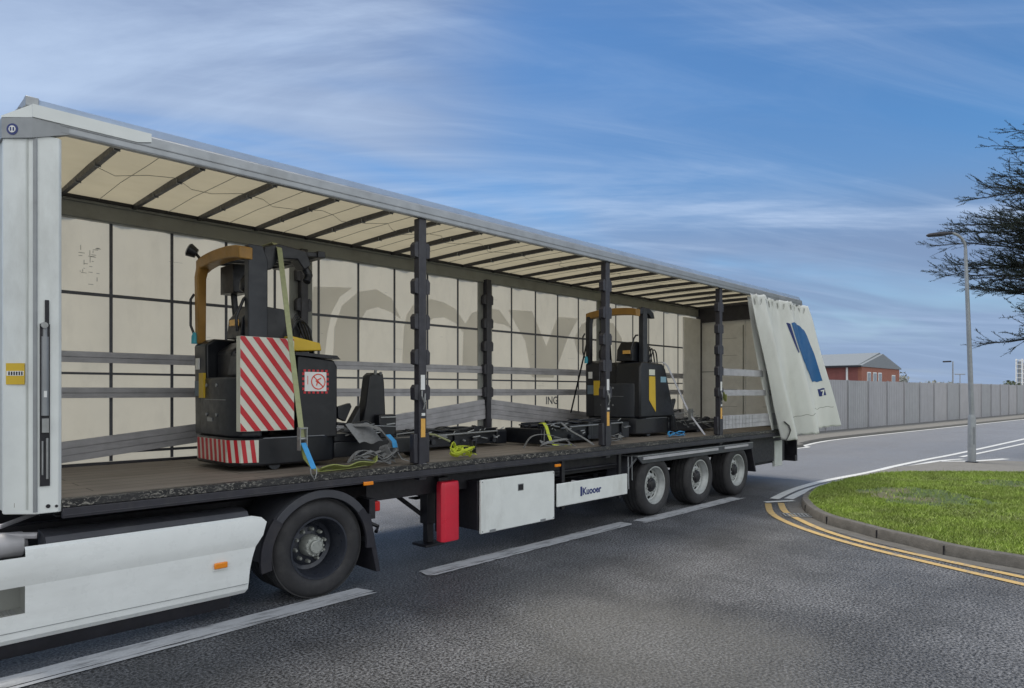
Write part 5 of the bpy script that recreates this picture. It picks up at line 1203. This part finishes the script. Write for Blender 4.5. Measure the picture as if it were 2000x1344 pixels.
m_ = MB(); coil(m_, (7.0, 5.95, ZF), 14, .35, .08, .14, .045, 13); m_.ribbon(smooth_curve([(7.55, 6.33, ZF+.33), (7.6, 6.2, ZF+.22), (7.65, 6.0, ZF+.12), (7.72, 5.86, ZF+.02)], 4), .05, (1, 0, 0), .007); m_.ribbon(smooth_curve([(6.6, 6.2, ZF+.02), (6.65, 6.1, ZF+.18), (6.9, 6.05, ZF+.2), (7.2, 6.0, ZF+.12), (7.3, 5.86, ZF+.02)], 4), .04, (.4, 1, 0), .007); m_.build('webbing', m_grweb, S5)
S6 = thing('ratchet_strap', (10.6, 6.2, ZF), 'pale grey strap over the side cover of the rear reach truck', 'strap')
m_ = MB(); m_.ribbon([(10.47, 6.9, ZF+1.32), (10.48, 6.42, ZF+1.31), (10.53, 6.36, ZF+1.24), (10.83, 6.1, ZF+.40), (10.95, 5.86, ZF+.02)], .05, (1, 0, .2), .006); m_.build('webbing', m_slat, S6)
m_ = MB(); ratchet(m_, (10.83, 6.07, ZF+.38), 1.); m_.build('ratchet', m_steel, S6)
S7 = thing('strap_bundle', (10.4, 6.0, ZF), 'blue strap lying by the foot of the rear reach truck', 'strap')
m_ = MB(); coil(m_, (10.3, 6.05, ZF), 14, .28, .06, .09, .04, 17); m_.build('webbing', m_blweb, S7)
S8 = thing('tie_strap', (8.6, 7.9, ZF), 'thin black tie strap slanting from the rear reach truck guard to the deck', 'strap')
m_ = MB(); p1 = PY(1155, 632, 7.55); p2 = PY(1115, 806, 7.75); m_.ribbon([p1, p2], .045, (1, 0, .2), .005); m_.build('webbing', m_mach, S8)
S9 = thing('strap_bundle', (11.3, 5.9, ZF), 'lime green strap hooked on the third near post', 'strap')
m_ = MB(); coil(m_, (11.38, YN-.0, 1.72), 10, .05, .03, .26, .04, 19); m_.build('webbing', m_webg, S9)
S10 = thing('strap_bundle', (8.8, 6.0, ZF), 'grey strap pile on the deck right of the second near post', 'strap')
m_ = MB(); coil(m_, (8.35, 6.0, ZF), 18, .3, .09, .16, .045, 23); m_.build('webbing', m_grweb, S10)
S11 = thing('strap_bundle', (12.3, 6.0, ZF), 'pale strap trailing over the rear mast near the third near post', 'strap')
m_ = MB(); m_.ribbon(smooth_curve([(10.9, 6.45, ZF+.32), (11.3, 6.3, ZF+.3), (11.7, 6.1, ZF+.1), (11.95, 5.86, ZF+.02)], 4), .05, (.4, 1, 0), .006); m_.build('webbing', m_grweb, S11)
